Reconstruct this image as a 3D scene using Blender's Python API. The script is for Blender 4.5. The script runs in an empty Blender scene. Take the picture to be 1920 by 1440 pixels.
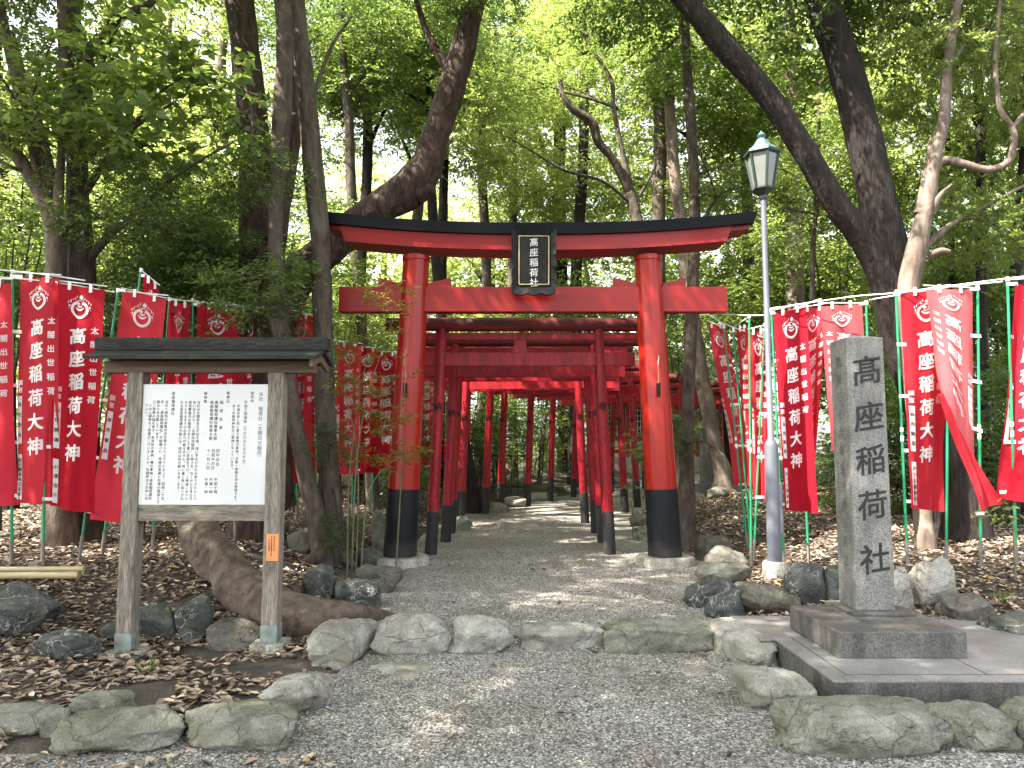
import bpy, bmesh, math, random
import numpy as np
from mathutils import Vector, Matrix

S = bpy.context.scene
COL = S.collection
R = math.radians
rng = np.random.default_rng(11)
random.seed(11)

# ------------------------------------------------------------------ camera
CAM_H, PITCH, FOC = 1.55, R(5.05), 1350.0
cam_data = bpy.data.cameras.new("camera")
cam = bpy.data.objects.new("camera", cam_data)
COL.objects.link(cam)
cam.location = (0, 0, CAM_H)
cam.rotation_euler = (R(90) + PITCH, 0, 0)
cam_data.sensor_width = 36.0
cam_data.lens = 36.0 * FOC / 1920.0
cam_data.clip_start, cam_data.clip_end = 0.05, 1000
S.camera = cam

# ------------------------------------------------------------------ light
SUN_EL, SUN_AZ = R(52), R(-116)        # sun high, behind the viewer and to the left
world = bpy.data.worlds.new("World")
S.world = world
world.use_nodes = True
wn, wl = world.node_tree.nodes, world.node_tree.links
sky = wn.new("ShaderNodeTexSky")
sky.sky_type = 'NISHITA'
sky.sun_disc = False
sky.sun_elevation, sky.sun_rotation = SUN_EL, SUN_AZ
sky.air_density, sky.dust_density, sky.ozone_density = 1.0, 2.5, 1.0
wn["Background"].inputs[1].default_value = 0.15
hsv = wn.new("ShaderNodeHueSaturation"); hsv.inputs['Saturation'].default_value = .25     # thin bright haze: a whitish sky
wl.new(sky.outputs[0], hsv.inputs['Color'])
wl.new(hsv.outputs[0], wn["Background"].inputs[0])
sun_data = bpy.data.lights.new("sun", 'SUN')
sun_data.energy, sun_data.angle, sun_data.color = 5.0, R(0.53), (1.0, 0.92, 0.80)
sun = bpy.data.objects.new("sun", sun_data)
COL.objects.link(sun)
sv = Vector((math.sin(SUN_AZ) * math.cos(SUN_EL), math.cos(SUN_AZ) * math.cos(SUN_EL), math.sin(SUN_EL)))
sun.rotation_euler = sv.to_track_quat('Z', 'Y').to_euler()
sun.location = sv * 60
S.view_settings.view_transform = 'Standard'
S.view_settings.look = 'None'
S.view_settings.exposure = 2.5
S.view_settings.gamma = 1.0
cy = S.cycles
cy.max_bounces, cy.diffuse_bounces, cy.glossy_bounces = 6, 4, 2
cy.transmission_bounces, cy.transparent_max_bounces = 4, 4
cy.caustics_reflective = cy.caustics_refractive = False
cy.sample_clamp_indirect = 6.0
cy.use_denoising = True
cy.denoiser = 'OPENIMAGEDENOISE'

# ------------------------------------------------------------------ pixel -> place helpers (1920 x 1440 frame)
CP, SP = math.cos(PITCH), math.sin(PITCH)
def ray(px, py):
    a, b = (px - 960) / FOC, (720 - py) / FOC
    return a, CP - b * SP, SP + b * CP
def at(px, py, Y):                      # the point at distance Y ahead seen at a pixel
    a, dy, dz = ray(px, py)
    t = Y / dy
    return np.array([a * t, Y, CAM_H + dz * t])
def on(px, py, lift=0.0):               # the ground point seen at a pixel
    a, dy, dz = ray(px, py)
    def below(t): return CAM_H + dz * t <= gz(a * t, dy * t) + lift
    t = 2.0
    while t < 80 and not below(t): t += 0.3
    lo, hi = t - .3, t
    for i in range(9):
        m = (lo + hi) / 2
        if below(m): hi = m
        else: lo = m
    x, y = a * hi, dy * hi
    return np.array([x, y, gz(x, y) + lift])
def pxw(w, Y): return w * Y / FOC       # pixel width to metres at distance Y

# ------------------------------------------------------------------ noise
def _h(ix, iy, iz, s):
    n = (ix.astype(np.int64) * 374761393 + iy.astype(np.int64) * 668265263 + iz.astype(np.int64) * 1274126177 + s * 974711) & 0xffffffff
    n = ((n ^ (n >> 13)) * 1274126177) & 0xffffffff
    return ((n ^ (n >> 16)) & 0xffff) / 65535.0
def vn(P, s=0):                         # value noise in -1..1, P (n,3)
    P = np.asarray(P, float)
    i = np.floor(P); f = P - i; f = f * f * (3 - 2 * f); i = i.astype(np.int64)
    o = 0
    for dx in (0, 1):
        for dy in (0, 1):
            for dz in (0, 1):
                w = (f[:, 0] if dx else 1 - f[:, 0]) * (f[:, 1] if dy else 1 - f[:, 1]) * (f[:, 2] if dz else 1 - f[:, 2])
                o = o + w * _h(i[:, 0] + dx, i[:, 1] + dy, i[:, 2] + dz, s)
    return o * 2 - 1
def fbm(P, s=0, o=4):
    P = np.asarray(P, float); r = 0; a = 1.0
    for k in range(o):
        r = r + a * vn(P * 2 ** k + 17.3 * k, s + k); a *= 0.5
    return r

# ------------------------------------------------------------------ terrain
def sstep(a, b, x):
    t = np.clip((x - a) / (b - a), 0, 1)
    return t * t * (3 - 2 * t)
PATH = [(-16, -5), (-16, 3.72), (-2.2, 3.72), (-1.62, 4.05), (-1.33, 4.7), (-1.05, 5.5), (-1.15, 6.1), (-1.3, 7.2), (-1.75, 8.8), (-1.75, 9.6),
        (-1.45, 10.4), (-1.45, 13.0), (-1.35, 14.4), (-0.75, 16.0), (0.1, 17.8), (1.2, 19.6), (2.6, 21.6), (4.2, 23.8), (5.2, 27), (5.2, 32), (5.2, 34.5),
        (9.0, 34.5), (8.8, 29), (7.6, 24.5), (5.8, 21.5), (4.4, 19.2), (3.2, 17.0), (2.35, 15.0), (2.1, 13.0), (2.1, 10.6), (2.55, 9.6), (2.55, 8.6), (2.0, 7.0),
        (1.75, 6.2), (1.62, 5.5), (1.75, 4.7), (2.0, 4.1), (2.4, 3.72), (16, 3.72), (16, -5)]
PA = np.array(PATH, float)
def path_sd(x, y):                       # signed distance to the path outline, negative inside
    x = np.atleast_1d(np.asarray(x, float)); y = np.atleast_1d(np.asarray(y, float))
    best = np.full(x.shape, 1e9); ins = np.zeros(x.shape, bool)
    for (ax, ay), (bx, by) in zip(PA, np.roll(PA, -1, 0)):
        ex, ey = bx - ax, by - ay
        t = np.clip(((x - ax) * ex + (y - ay) * ey) / (ex * ex + ey * ey), 0, 1)
        best = np.minimum(best, (x - ax - t * ex) ** 2 + (y - ay - t * ey) ** 2)
        c = (ay > y) != (by > y)
        with np.errstate(divide='ignore', invalid='ignore'):
            ins ^= c & (x < (bx - ax) * (y - ay) / (by - ay) + ax)
    d = np.sqrt(best)
    return np.where(ins, -d, d)
def path_z(x, y):
    return 0.07 * sstep(5.6, 5.95, y) + 0.018 * np.maximum(0, y - 11) + 0.012 * vn(np.stack([x * 1.3, y * 1.3, 0 * x], 1), 3)
def height(x, y):
    x = np.atleast_1d(np.asarray(x, float)); y = np.atleast_1d(np.asarray(y, float))
    sd = path_sd(x, y)
    b = 0.03 * sstep(0, .25, sd) + 0.33 * sstep(0.15, 1.9, sd) * sstep(5.6, 7.2, y) + 0.05 * fbm(np.stack([x * .7, y * .7, 0 * x], 1), 5, 3) * sstep(0.1, 1, sd)
    return path_z(x, y) + b
def gz(x, y): return float(height(x, y)[0])

# ------------------------------------------------------------------ mesh helpers
def mesh_np(name, V, F, mats, smooth=False, sharp=None, midx=None):
    me = bpy.data.meshes.new(name)
    V = np.asarray(V, np.float32)
    if isinstance(F, np.ndarray):
        n, k = F.shape
        me.vertices.add(len(V)); me.loops.add(n * k); me.polygons.add(n)
        me.vertices.foreach_set('co', V.ravel())
        me.loops.foreach_set('vertex_index', F.astype(np.int32).ravel())
        me.polygons.foreach_set('loop_start', np.arange(0, n * k, k, dtype=np.int32))
        me.update(calc_edges=True); me.validate()
    else:
        me.from_pydata([tuple(map(float, v)) for v in V], [], [tuple(map(int, f)) for f in F])
        me.update()
    for m in (mats if isinstance(mats, (list, tuple)) else [mats]):
        me.materials.append(m)
    if midx is not None: me.polygons.foreach_set('material_index', np.asarray(midx, np.int32))
    if smooth:
        me.polygons.foreach_set('use_smooth', np.ones(len(me.polygons), bool))
        if sharp: me.set_sharp_from_angle(angle=R(sharp))
    return me
def link(name, me, parent=None, loc=None):
    o = bpy.data.objects.new(name, me)
    COL.objects.link(o)
    if parent is not None: o.parent = parent
    if loc is not None: o.location = loc
    return o
def tag(o, label=None, cat=None, group=None, kind=None):
    if label: o['label'] = label
    if cat: o['category'] = cat
    if group: o['group'] = group
    if kind: o['kind'] = kind
    return o
def thing(name, loc, label, cat, group=None, rz=0.0):
    o = bpy.data.objects.new(name, None)
    COL.objects.link(o)
    o.empty_display_size = 0.2
    o.location = loc; o.rotation_euler = (0, 0, rz)
    return tag(o, label, cat, group)
def copy_tree(o, parent=None):
    c = o.copy(); COL.objects.link(c)
    if parent is not None: c.parent = parent
    for ch in list(o.children): copy_tree(ch, c)
    return c

class MB:
    """collects shapes, then links them as one mesh object"""
    def __init__(s): s.V, s.F, s.n = [], [], 0
    def add(s, V, F):
        V = np.asarray(V, float).reshape(-1, 3)
        s.V.append(V); s.F += [tuple(i + s.n for i in f) for f in F]; s.n += len(V)
    def box(s, c, d, rz=0.0, bev=0.0, taper=1.0):
        bm = bmesh.new(); bmesh.ops.create_cube(bm, size=1)
        for v in bm.verts:
            k = taper if v.co.z > 0 else 1
            v.co = Vector((v.co.x * d[0] * k, v.co.y * d[1] * k, v.co.z * d[2]))
        if bev: bmesh.ops.bevel(bm, geom=bm.edges[:], offset=bev, segments=2, affect='EDGES', profile=.6)
        if rz: bmesh.ops.rotate(bm, verts=bm.verts, matrix=Matrix.Rotation(rz, 3, 'Z'))
        s.bm(bm, c)
    def bm(s, bm, off=(0, 0, 0)):
        bm.verts.index_update()
        s.add([v.co + Vector(off) for v in bm.verts], [[v.index for v in f.verts] for f in bm.faces]); bm.free()
    def tube(s, pts, rad, n=10, cap=True, lump=0.0, seed=0, lf=3.0, flare=None):
        P = np.asarray(pts, float); k = len(P)
        rad = np.full(k, rad, float) if np.isscalar(rad) else np.asarray(rad, float)
        T = np.gradient(P, axis=0); T /= np.linalg.norm(T, axis=1)[:, None] + 1e-9
        ref = np.array([0, 0, 1.0]) if abs(T[0][2]) < .8 else np.array([1.0, 0, 0])
        u = np.cross(T[0], ref); u /= np.linalg.norm(u)
        ang = np.arange(n) / n * 2 * np.pi
        V = []
        for i in range(k):
            u = u - T[i] * np.dot(u, T[i]); u /= np.linalg.norm(u) + 1e-9
            w = np.cross(T[i], u)
            V.append(P[i] + rad[i] * (np.cos(ang)[:, None] * u + np.sin(ang)[:, None] * w))
        V = np.array(V)
        if lump:
            fl = V.reshape(-1, 3); C = np.repeat(P, n, 0); d = fl - C
            V = (C + d * (1 + lump * fbm(fl * lf, seed, 3))[:, None]).reshape(k, n, 3)
        F = [(i * n + j, i * n + (j + 1) % n, (i + 1) * n + (j + 1) % n, (i + 1) * n + j) for i in range(k - 1) for j in range(n)]
        if cap: F += [tuple(range(n - 1, -1, -1)), tuple((k - 1) * n + j for j in range(n))]
        s.add(V.reshape(-1, 3), F)
    def lathe(s, prof, c=(0, 0, 0), n=24, rot0=0.0):
        ang = np.arange(n) / n * 2 * np.pi + rot0
        V = [(c[0] + r * math.cos(a), c[1] + r * math.sin(a), c[2] + z) for r, z in prof for a in ang]
        k = len(prof)
        F = [(i * n + j, i * n + (j + 1) % n, (i + 1) * n + (j + 1) % n, (i + 1) * n + j) for i in range(k - 1) for j in range(n)]
        F += [tuple(range(n - 1, -1, -1)), tuple((k - 1) * n + j for j in range(n))]
        s.add(V, F)
    def prism(s, poly, f):               # poly 2d ccw; f(u, v, side) -> point, side 0/1
        n = len(poly)
        V = [f(u, v, 0) for u, v in poly] + [f(u, v, 1) for u, v in poly]
        F = [tuple(range(n - 1, -1, -1)), tuple(range(n, 2 * n))] + [(i, (i + 1) % n, n + (i + 1) % n, n + i) for i in range(n)]
        s.add(V, F)
    def build(s, name, m, parent=None, org=(0, 0, 0), sm=False, sharp=40):
        V = np.concatenate(s.V) - np.asarray(org, float)
        return link(name, mesh_np(name, V, s.F, m, sm, sharp), parent)

def crom(P, n):                          # resampled Catmull-Rom through rows of P
    P = np.asarray(P, float); Q = np.vstack([2 * P[0] - P[1], P, 2 * P[-1] - P[-2]]); out = []
    for i in range(1, len(Q) - 2):
        for t in np.linspace(0, 1, n, endpoint=False):
            a, b, c, d = Q[i - 1:i + 3]
            out.append(.5 * (2 * b + (c - a) * t + (2 * a - 5 * b + 4 * c - d) * t * t + (3 * b - a - 3 * c + d) * t ** 3))
    return np.array(out + [P[-1]])

# ------------------------------------------------------------------ materials
def new_mat(name):
    m = bpy.data.materials.new(name); m.use_nodes = True
    nt = m.node_tree
    return m, nt.nodes, nt.links, nt.nodes["Principled BSDF"]
def ramp(N, stops):
    r = N.new("ShaderNodeValToRGB"); e = r.color_ramp.elements
    while len(e) < len(stops): e.new(.5)
    for k, (p, c) in enumerate(stops):
        e[k].position = p; e[k].color = (*c, 1) if len(c) == 3 else c
    return r
def coords(N, L, scale=(1, 1, 1), rnd=False, kind='Object'):
    tc = N.new("ShaderNodeTexCoord"); mp = N.new("ShaderNodeMapping")
    mp.inputs['Scale'].default_value = scale
    L.new(tc.outputs[kind], mp.inputs[0])
    if rnd:
        oi = N.new("ShaderNodeObjectInfo"); vm = N.new("ShaderNodeVectorMath"); vm.operation = 'SCALE'
        vm.inputs[0].default_value = (37, 53, 71); L.new(oi.outputs['Random'], vm.inputs['Scale']); L.new(vm.outputs[0], mp.inputs['Location'])
    return mp.outputs[0]
def tex_noise(N, L, co, scale, detail=4, rough=.55, dist=0):
    t = N.new("ShaderNodeTexNoise"); t.inputs['Scale'].default_value = scale; t.inputs['Detail'].default_value = detail
    t.inputs['Roughness'].default_value = rough; t.inputs['Distortion'].default_value = dist
    L.new(co, t.inputs['Vector']); return t.outputs['Fac']
def bump(N, L, p, h, strength=.3, dist=.01, prev=None):
    b = N.new("ShaderNodeBump"); b.inputs['Strength'].default_value = strength; b.inputs['Distance'].default_value = dist
    L.new(h, b.inputs['Height'])
    if prev: L.new(prev, b.inputs['Normal'])
    L.new(b.outputs[0], p.inputs['Normal']); return b.outputs[0]
def mixc(N, L, fac, a, b, mode='MIX'):
    m = N.new("ShaderNodeMix"); m.data_type = 'RGBA'; m.blend_type = mode
    for sock, val in ((m.inputs[0], fac), (m.inputs[6], a), (m.inputs[7], b)):
        if isinstance(val, (int, float)): sock.default_value = val
        elif isinstance(val, tuple): sock.default_value = (*val, 1)
        else: L.new(val, sock)
    return m.outputs[2]
def simple(name, stops, scale=6, rough=.6, stretch=(1, 1, 1), bs=.2, bd=.005, detail=5, spec=.5, rnd=True, fine=None, metal=0, streak=0):
    m, N, L, p = new_mat(name)
    co = coords(N, L, stretch, rnd)
    f = tex_noise(N, L, co, scale, detail, .6)
    r = ramp(N, stops); L.new(f, r.inputs[0]); c = r.outputs[0]
    h = f
    if fine:
        g = tex_noise(N, L, co, fine, 3, .7)
        r2 = ramp(N, [(.34, (.45, .45, .45)), (.66, (1.4, 1.4, 1.4))]); L.new(g, r2.inputs[0])
        c = mixc(N, L, 1.0, c, r2.outputs[0], 'MULTIPLY'); h = g
    if streak:                            # rain streaks and weathering running down the piece
        q = tex_noise(N, L, coords(N, L, (1, 1, .12), rnd), 9, 6, .7); r3 = ramp(N, [(.32, (1 - streak,) * 3), (.58, (1.06, 1.05, 1.03))]); L.new(q, r3.inputs[0]); c = mixc(N, L, 1.0, c, r3.outputs[0], 'MULTIPLY')
    L.new(c, p.inputs['Base Color'])
    p.inputs['Roughness'].default_value = rough; p.inputs['Specular IOR Level'].default_value = spec
    p.inputs['Metallic'].default_value = metal
    if bs: bump(N, L, p, h, bs, bd)
    return m
def leaf_mat(name, dark, light, trans, tw=.45, rough=.4, spec=.35):
    m, N, L, p = new_mat(name)
    g = N.new("ShaderNodeNewGeometry"); oi = N.new("ShaderNodeObjectInfo")
    r = ramp(N, [(0, dark), (.6, light), (1, tuple(min(1, x * 1.5) for x in light))]); L.new(g.outputs['Random Per Island'], r.inputs[0])
    hs = N.new("ShaderNodeHueSaturation")
    mr = N.new("ShaderNodeMapRange"); mr.inputs[3].default_value = .72; mr.inputs[4].default_value = 1.3; L.new(oi.outputs['Random'], mr.inputs[0]); L.new(mr.outputs[0], hs.inputs['Value'])
    L.new(r.outputs[0], hs.inputs['Color']); L.new(hs.outputs[0], p.inputs['Base Color'])
    p.inputs['Roughness'].default_value = rough; p.inputs['Specular IOR Level'].default_value = spec
    t = N.new("ShaderNodeBsdfTranslucent")
    tr = ramp(N, [(0, tuple(x * .6 for x in trans)), (1, trans)]); L.new(g.outputs['Random Per Island'], tr.inputs[0]); L.new(tr.outputs[0], t.inputs[0])
    mx = N.new("ShaderNodeMixShader"); mx.inputs[0].default_value = tw
    L.new(p.outputs[0], mx.inputs[1]); L.new(t.outputs[0], mx.inputs[2]); L.new(mx.outputs[0], N["Material Output"].inputs[0])
    return m

M = {}
# gravel: little stones of mixed greys
def gravel_mat():
    m, N, L, p = new_mat("gravel")
    co = coords(N, L)
    v = N.new("ShaderNodeTexVoronoi"); v.inputs['Scale'].default_value = 95; L.new(co, v.inputs['Vector'])
    sp = N.new("ShaderNodeSeparateColor"); L.new(v.outputs['Color'], sp.inputs[0])
    r = ramp(N, [(0, (.05, .048, .044)), (.3, (.145, .14, .13)), (.65, (.27, .26, .24)), (.9, (.43, .415, .38)), (1, (.66, .64, .59))]); L.new(sp.outputs[0], r.inputs[0])
    v2 = N.new("ShaderNodeTexVoronoi"); v2.inputs['Scale'].default_value = 210; L.new(co, v2.inputs['Vector'])
    s2 = N.new("ShaderNodeSeparateColor"); L.new(v2.outputs['Color'], s2.inputs[0])
    r2 = ramp(N, [(0, (.45, .45, .45)), (1, (1.35, 1.34, 1.3))]); L.new(s2.outputs[1], r2.inputs[0])
    c = mixc(N, L, .55, r.outputs[0], r2.outputs[0], 'MULTIPLY')
    n = tex_noise(N, L, co, 1.3, 5, .6); r3 = ramp(N, [(.3, (.72, .68, .62)), (.62, (1.12, 1.12, 1.12))]); L.new(n, r3.inputs[0])
    c = mixc(N, L, 1.0, c, r3.outputs[0], 'MULTIPLY')
    L.new(c, p.inputs['Base Color']); p.inputs['Roughness'].default_value = .8; p.inputs['Specular IOR Level'].default_value = .3
    h = N.new("ShaderNodeMath"); h.operation = 'SUBTRACT'; h.inputs[0].default_value = 1; L.new(v.outputs['Distance'], h.inputs[1])
    b = bump(N, L, p, h.outputs[0], .7, .008)
    bump(N, L, p, v2.outputs['Distance'], .4, .005, b)
    return m
M['gravel'] = gravel_mat()
M['soil'] = simple("soil", [(.25, (.028, .022, .017)), (.5, (.06, .047, .036)), (.72, (.115, .092, .07))], 5, .9, bs=.8, bd=.03, fine=60)
def litter_mat():
    m, N, L, p = new_mat("dry_leaf")
    g = N.new("ShaderNodeNewGeometry")
    r = ramp(N, [(0, (.075, .05, .035)), (.3, (.18, .125, .088)), (.6, (.30, .225, .165)), (.85, (.42, .34, .255)), (.95, (.52, .45, .35)), (1, (.5, .34, .09))])
    L.new(g.outputs['Random Per Island'], r.inputs[0]); L.new(r.outputs[0], p.inputs['Base Color'])
    p.inputs['Roughness'].default_value = .55; p.inputs['Specular IOR Level'].default_value = .4
    return m
M['litter'] = litter_mat()
def rock_mat(name, stops, vein=0, moss=.35, speck=.5, mosscol=(.075, .085, .035)):
    m, N, L, p = new_mat(name)
    co = coords(N, L, (1, 1, 1), True)
    n1 = tex_noise(N, L, co, 4.5, 8, .65, .3); r = ramp(N, stops); L.new(n1, r.inputs[0]); c = r.outputs[0]
    n2 = tex_noise(N, L, co, 110, 2, .6); r2 = ramp(N, [(.35, (.6, .6, .6)), (.5, (1, 1, 1)), (.64, (1.5, 1.48, 1.42))]); L.new(n2, r2.inputs[0])
    c = mixc(N, L, speck, c, r2.outputs[0], 'MULTIPLY')
    if vein:
        v = N.new("ShaderNodeTexVoronoi"); v.feature = 'DISTANCE_TO_EDGE'; v.inputs['Scale'].default_value = 5.5
        nn = N.new("ShaderNodeTexNoise"); nn.inputs['Scale'].default_value = 4; nn.inputs['Detail'].default_value = 4; L.new(co, nn.inputs['Vector'])
        vm = N.new("ShaderNodeVectorMath"); vm.operation = 'MULTIPLY_ADD'; vm.inputs[1].default_value = (.7, .7, .7); L.new(nn.outputs['Color'], vm.inputs[0]); L.new(co, vm.inputs[2]); L.new(vm.outputs[0], v.inputs['Vector'])
        n3 = tex_noise(N, L, co, 3.1, 3, .5); r4 = ramp(N, [(.45, (0, 0, 0)), (.60, (.028, .028, .028))]); L.new(n3, r4.inputs[0])
        lt = N.new("ShaderNodeMath"); lt.operation = 'LESS_THAN'; L.new(v.outputs[0], lt.inputs[0]); L.new(r4.outputs[0], lt.inputs[1])
        ml = N.new("ShaderNodeMath"); ml.operation = 'MULTIPLY'; ml.inputs[1].default_value = vein; L.new(lt.outputs[0], ml.inputs[0])
        c = mixc(N, L, ml.outputs[0], c, (.42, .42, .4))
    n4 = tex_noise(N, L, co, 2.6, 6, .7); r5 = ramp(N, [(.45, (0, 0, 0)), (.7, (moss, moss, moss))]); L.new(n4, r5.inputs[0])
    c = mixc(N, L, r5.outputs[0], c, mosscol)
    n5 = tex_noise(N, L, co, 17, 5, .75); r6 = ramp(N, [(.60, (0, 0, 0)), (.66, (.5, .5, .5))]); L.new(n5, r6.inputs[0]); c = mixc(N, L, r6.outputs[0], c, (.34, .335, .29))      # pale lichen
    r7 = ramp(N, [(.30, (.6, .6, .6)), (.37, (0, 0, 0))]); L.new(n5, r7.inputs[0]); c = mixc(N, L, r7.outputs[0], c, (.028, .027, .022))                                            # dark pits
    vc = N.new("ShaderNodeTexVoronoi"); vc.feature = 'DISTANCE_TO_EDGE'; vc.inputs['Scale'].default_value = 2.6
    nc = N.new("ShaderNodeTexNoise"); nc.inputs['Scale'].default_value = 3; nc.inputs['Detail'].default_value = 5; L.new(co, nc.inputs['Vector'])
    vv = N.new("ShaderNodeVectorMath"); vv.operation = 'MULTIPLY_ADD'; vv.inputs[1].default_value = (.5, .5, .5); L.new(nc.outputs['Color'], vv.inputs[0]); L.new(co, vv.inputs[2]); L.new(vv.outputs[0], vc.inputs['Vector'])
    rc = ramp(N, [(0, (0, 0, 0)), (.018, (1, 1, 1))]); L.new(vc.outputs[0], rc.inputs[0])                                                                                        # fine cracks
    L.new(c, p.inputs['Base Color']); p.inputs['Roughness'].default_value = .8; p.inputs['Specular IOR Level'].default_value = .3
    b = bump(N, L, p, n1, .9, .06); b = bump(N, L, p, n2, .5, .006, b); b = bump(N, L, p, n5, .5, .02, b); bump(N, L, p, rc.outputs[0], .8, .012, b)
    return m
M['rock_pale'] = rock_mat("pale_granite_rock", [(.3, (.12, .11, .09)), (.5, (.27, .26, .23)), (.7, (.42, .41, .38))], 0, .6, .6, (.13, .12, .06))
M['rock_grey'] = rock_mat("grey_green_rock", [(.3, (.07, .072, .055)), (.5, (.165, .165, .135)), (.7, (.27, .265, .23))], 0, .7, .6, (.10, .10, .05))
M['rock_dark'] = rock_mat("dark_veined_rock", [(.3, (.025, .027, .027)), (.5, (.06, .064, .062)), (.72, (.13, .134, .126))], .6, .4, .4)
M['rock_brown'] = rock_mat("dark_brown_rock", [(.3, (.035, .03, .026)), (.5, (.10, .09, .078)), (.72, (.2, .185, .16))], 0, .5, .5)
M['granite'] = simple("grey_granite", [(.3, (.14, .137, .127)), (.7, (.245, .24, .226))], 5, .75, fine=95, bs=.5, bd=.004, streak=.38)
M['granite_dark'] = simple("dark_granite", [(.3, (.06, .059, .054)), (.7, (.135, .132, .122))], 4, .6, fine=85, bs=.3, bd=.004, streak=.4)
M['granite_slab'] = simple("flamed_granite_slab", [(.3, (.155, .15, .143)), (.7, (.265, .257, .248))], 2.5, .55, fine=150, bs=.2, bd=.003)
M['joint'] = simple("slab_joint", [(.3, (.03, .03, .028)), (.7, (.06, .06, .055))], 8, .9)
M['carved'] = simple("carved_letter", [(.3, (.012, .012, .011)), (.7, (.028, .028, .026))], 30, .8)
M['carved_pale'] = simple("worn_carving", [(.3, (.07, .068, .06)), (.7, (.13, .128, .118))], 30, .8)
M['concrete'] = simple("concrete", [(.3, (.22, .205, .17)), (.7, (.40, .385, .34))], 7, .85, fine=60, bs=.4, bd=.006, streak=.35)
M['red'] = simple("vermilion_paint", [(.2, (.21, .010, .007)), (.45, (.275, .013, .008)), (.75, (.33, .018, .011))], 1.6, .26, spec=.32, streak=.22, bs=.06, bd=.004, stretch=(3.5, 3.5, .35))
M['red_shade'] = simple("shaded_vermilion_paint", [(.2, (.18, .008, .009)), (.45, (.225, .010, .010)), (.8, (.27, .014, .012))], 1.6, .36, spec=.3, stretch=(.5, 3, 3), bs=.06, bd=.004)  # same vermilion as the pillars, darkened for the shade on the beams
M['crimson'] = simple("aged_crimson_paint", [(.25, (.19, .006, .012)), (.55, (.31, .009, .018)), (.75, (.38, .022, .03))], 3.5, .45, spec=.3, streak=.35, bs=.25, bd=.006, stretch=(2.5, 2.5, .4), fine=25)
M['log'] = simple("weathered_crimson_log", [(.3, (.045, .02, .018)), (.5, (.17, .018, .018)), (.72, (.34, .02, .025))], 3.0, .6, stretch=(.35, 4, 4), bs=.5, bd=.01, fine=22)
M['black'] = simple("blue_black_paint", [(.3, (.004, .0055, .0075)), (.7, (.009, .011, .014))], 3, .45, bs=.08, bd=.004)
M['black_worn'] = simple("worn_black_post_foot", [(.3, (.007, .007, .007)), (.55, (.018, .017, .016)), (.75, (.06, .052, .043))], 4, .75, stretch=(2, 2, .5), bs=.4, bd=.006, fine=30)
def sleeve_mat():
    m, N, L, p = new_mat("black_sleeve_with_dust")
    co = coords(N, L); n = tex_noise(N, L, co, 5, 6, .7); r = ramp(N, [(.3, (.004, .0055, .0075)), (.7, (.009, .011, .014))]); L.new(n, r.inputs[0])
    sp = N.new("ShaderNodeSeparateXYZ"); L.new(co, sp.inputs[0]); ad = N.new("ShaderNodeMath"); ad.operation = 'MULTIPLY_ADD'; ad.inputs[1].default_value = -.9; L.new(n, ad.inputs[0]); L.new(sp.outputs[2], ad.inputs[2])
    r2 = ramp(N, [(0, (.75, .75, .75)), (.16, (0, 0, 0))]); L.new(ad.outputs[0], r2.inputs[0]); ad.inputs[1].default_value = -.35
    L.new(mixc(N, L, r2.outputs[0], r.outputs[0], (.04, .036, .031)), p.inputs['Base Color']); p.inputs['Roughness'].default_value = .5; p.inputs['Specular IOR Level'].default_value = .2
    bump(N, L, p, n, .1, .004); return m
M['sleeve_black'] = sleeve_mat()
M['kasagi'] = simple("blue_black_cap", [(.3, (.004, .006, .009)), (.7, (.010, .013, .017))], 2.5, .45, spec=.2, bs=.1, bd=.004, stretch=(.6, 1, 1))
M['gold'] = simple("old_gold", [(.3, (.30, .23, .10)), (.7, (.5, .42, .24))], 20, .45, metal=.3)
M['silver'] = simple("silver_letter", [(.3, (.45, .46, .44)), (.7, (.62, .62, .6))], 20, .5)
M['ink'] = simple("black_ink", [(.3, (.004, .004, .0045)), (.7, (.008, .008, .009))], 10, .6, spec=.25)
M['ink_worn'] = simple("faded_grey_ink", [(.3, (.08, .08, .085)), (.7, (.14, .14, .145))], 10, .6)
M['wood'] = simple("weathered_wood", [(.25, (.085, .07, .055)), (.5, (.185, .16, .13)), (.75, (.30, .27, .225))], 3.0, .8, stretch=(9, 9, .8), bs=.35, bd=.004, fine=16)
M['wood_h'] = simple("weathered_wood_rail", [(.25, (.085, .07, .055)), (.5, (.185, .16, .13)), (.75, (.30, .27, .225))], 3.0, .8, stretch=(.8, 9, 9), bs=.35, bd=.004, fine=16)
M['wood_brown'] = simple("brown_wood_beam", [(.25, (.05, .032, .02)), (.6, (.115, .075, .048)), (.8, (.18, .125, .08))], 3.0, .75, stretch=(.8, 9, 9), bs=.35, bd=.004)
M['roof'] = simple("weathered_roof_sheet", [(.25, (.014, .0145, .012)), (.5, (.026, .026, .022)), (.75, (.055, .053, .046))], 4.0, .75, spec=.2, stretch=(.5, 3, 3), bs=.2, bd=.004, fine=24)
M['panel'] = simple("white_notice_panel", [(.2, (.56, .58, .58)), (.8, (.64, .655, .655))], 2.5, .3, bs=0)
M['copper'] = simple("patina_copper", [(.3, (.12, .15, .135)), (.55, (.22, .26, .235)), (.75, (.30, .33, .30))], 12, .6, metal=.2)
M['orange'] = simple("orange_plate", [(.3, (.62, .2, .06)), (.7, (.72, .26, .085))], 6, .4)
M['bamboo'] = simple("dry_bamboo", [(.25, (.22, .17, .09)), (.6, (.42, .34, .2)), (.8, (.55, .46, .3))], 3, .5, stretch=(.5, 6, 6), bs=.1)
M['steel'] = simple("grey_steel_post", [(.3, (.06, .068, .085)), (.7, (.105, .115, .14))], 5, .45, bs=.06, stretch=(1, 1, .3))
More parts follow.
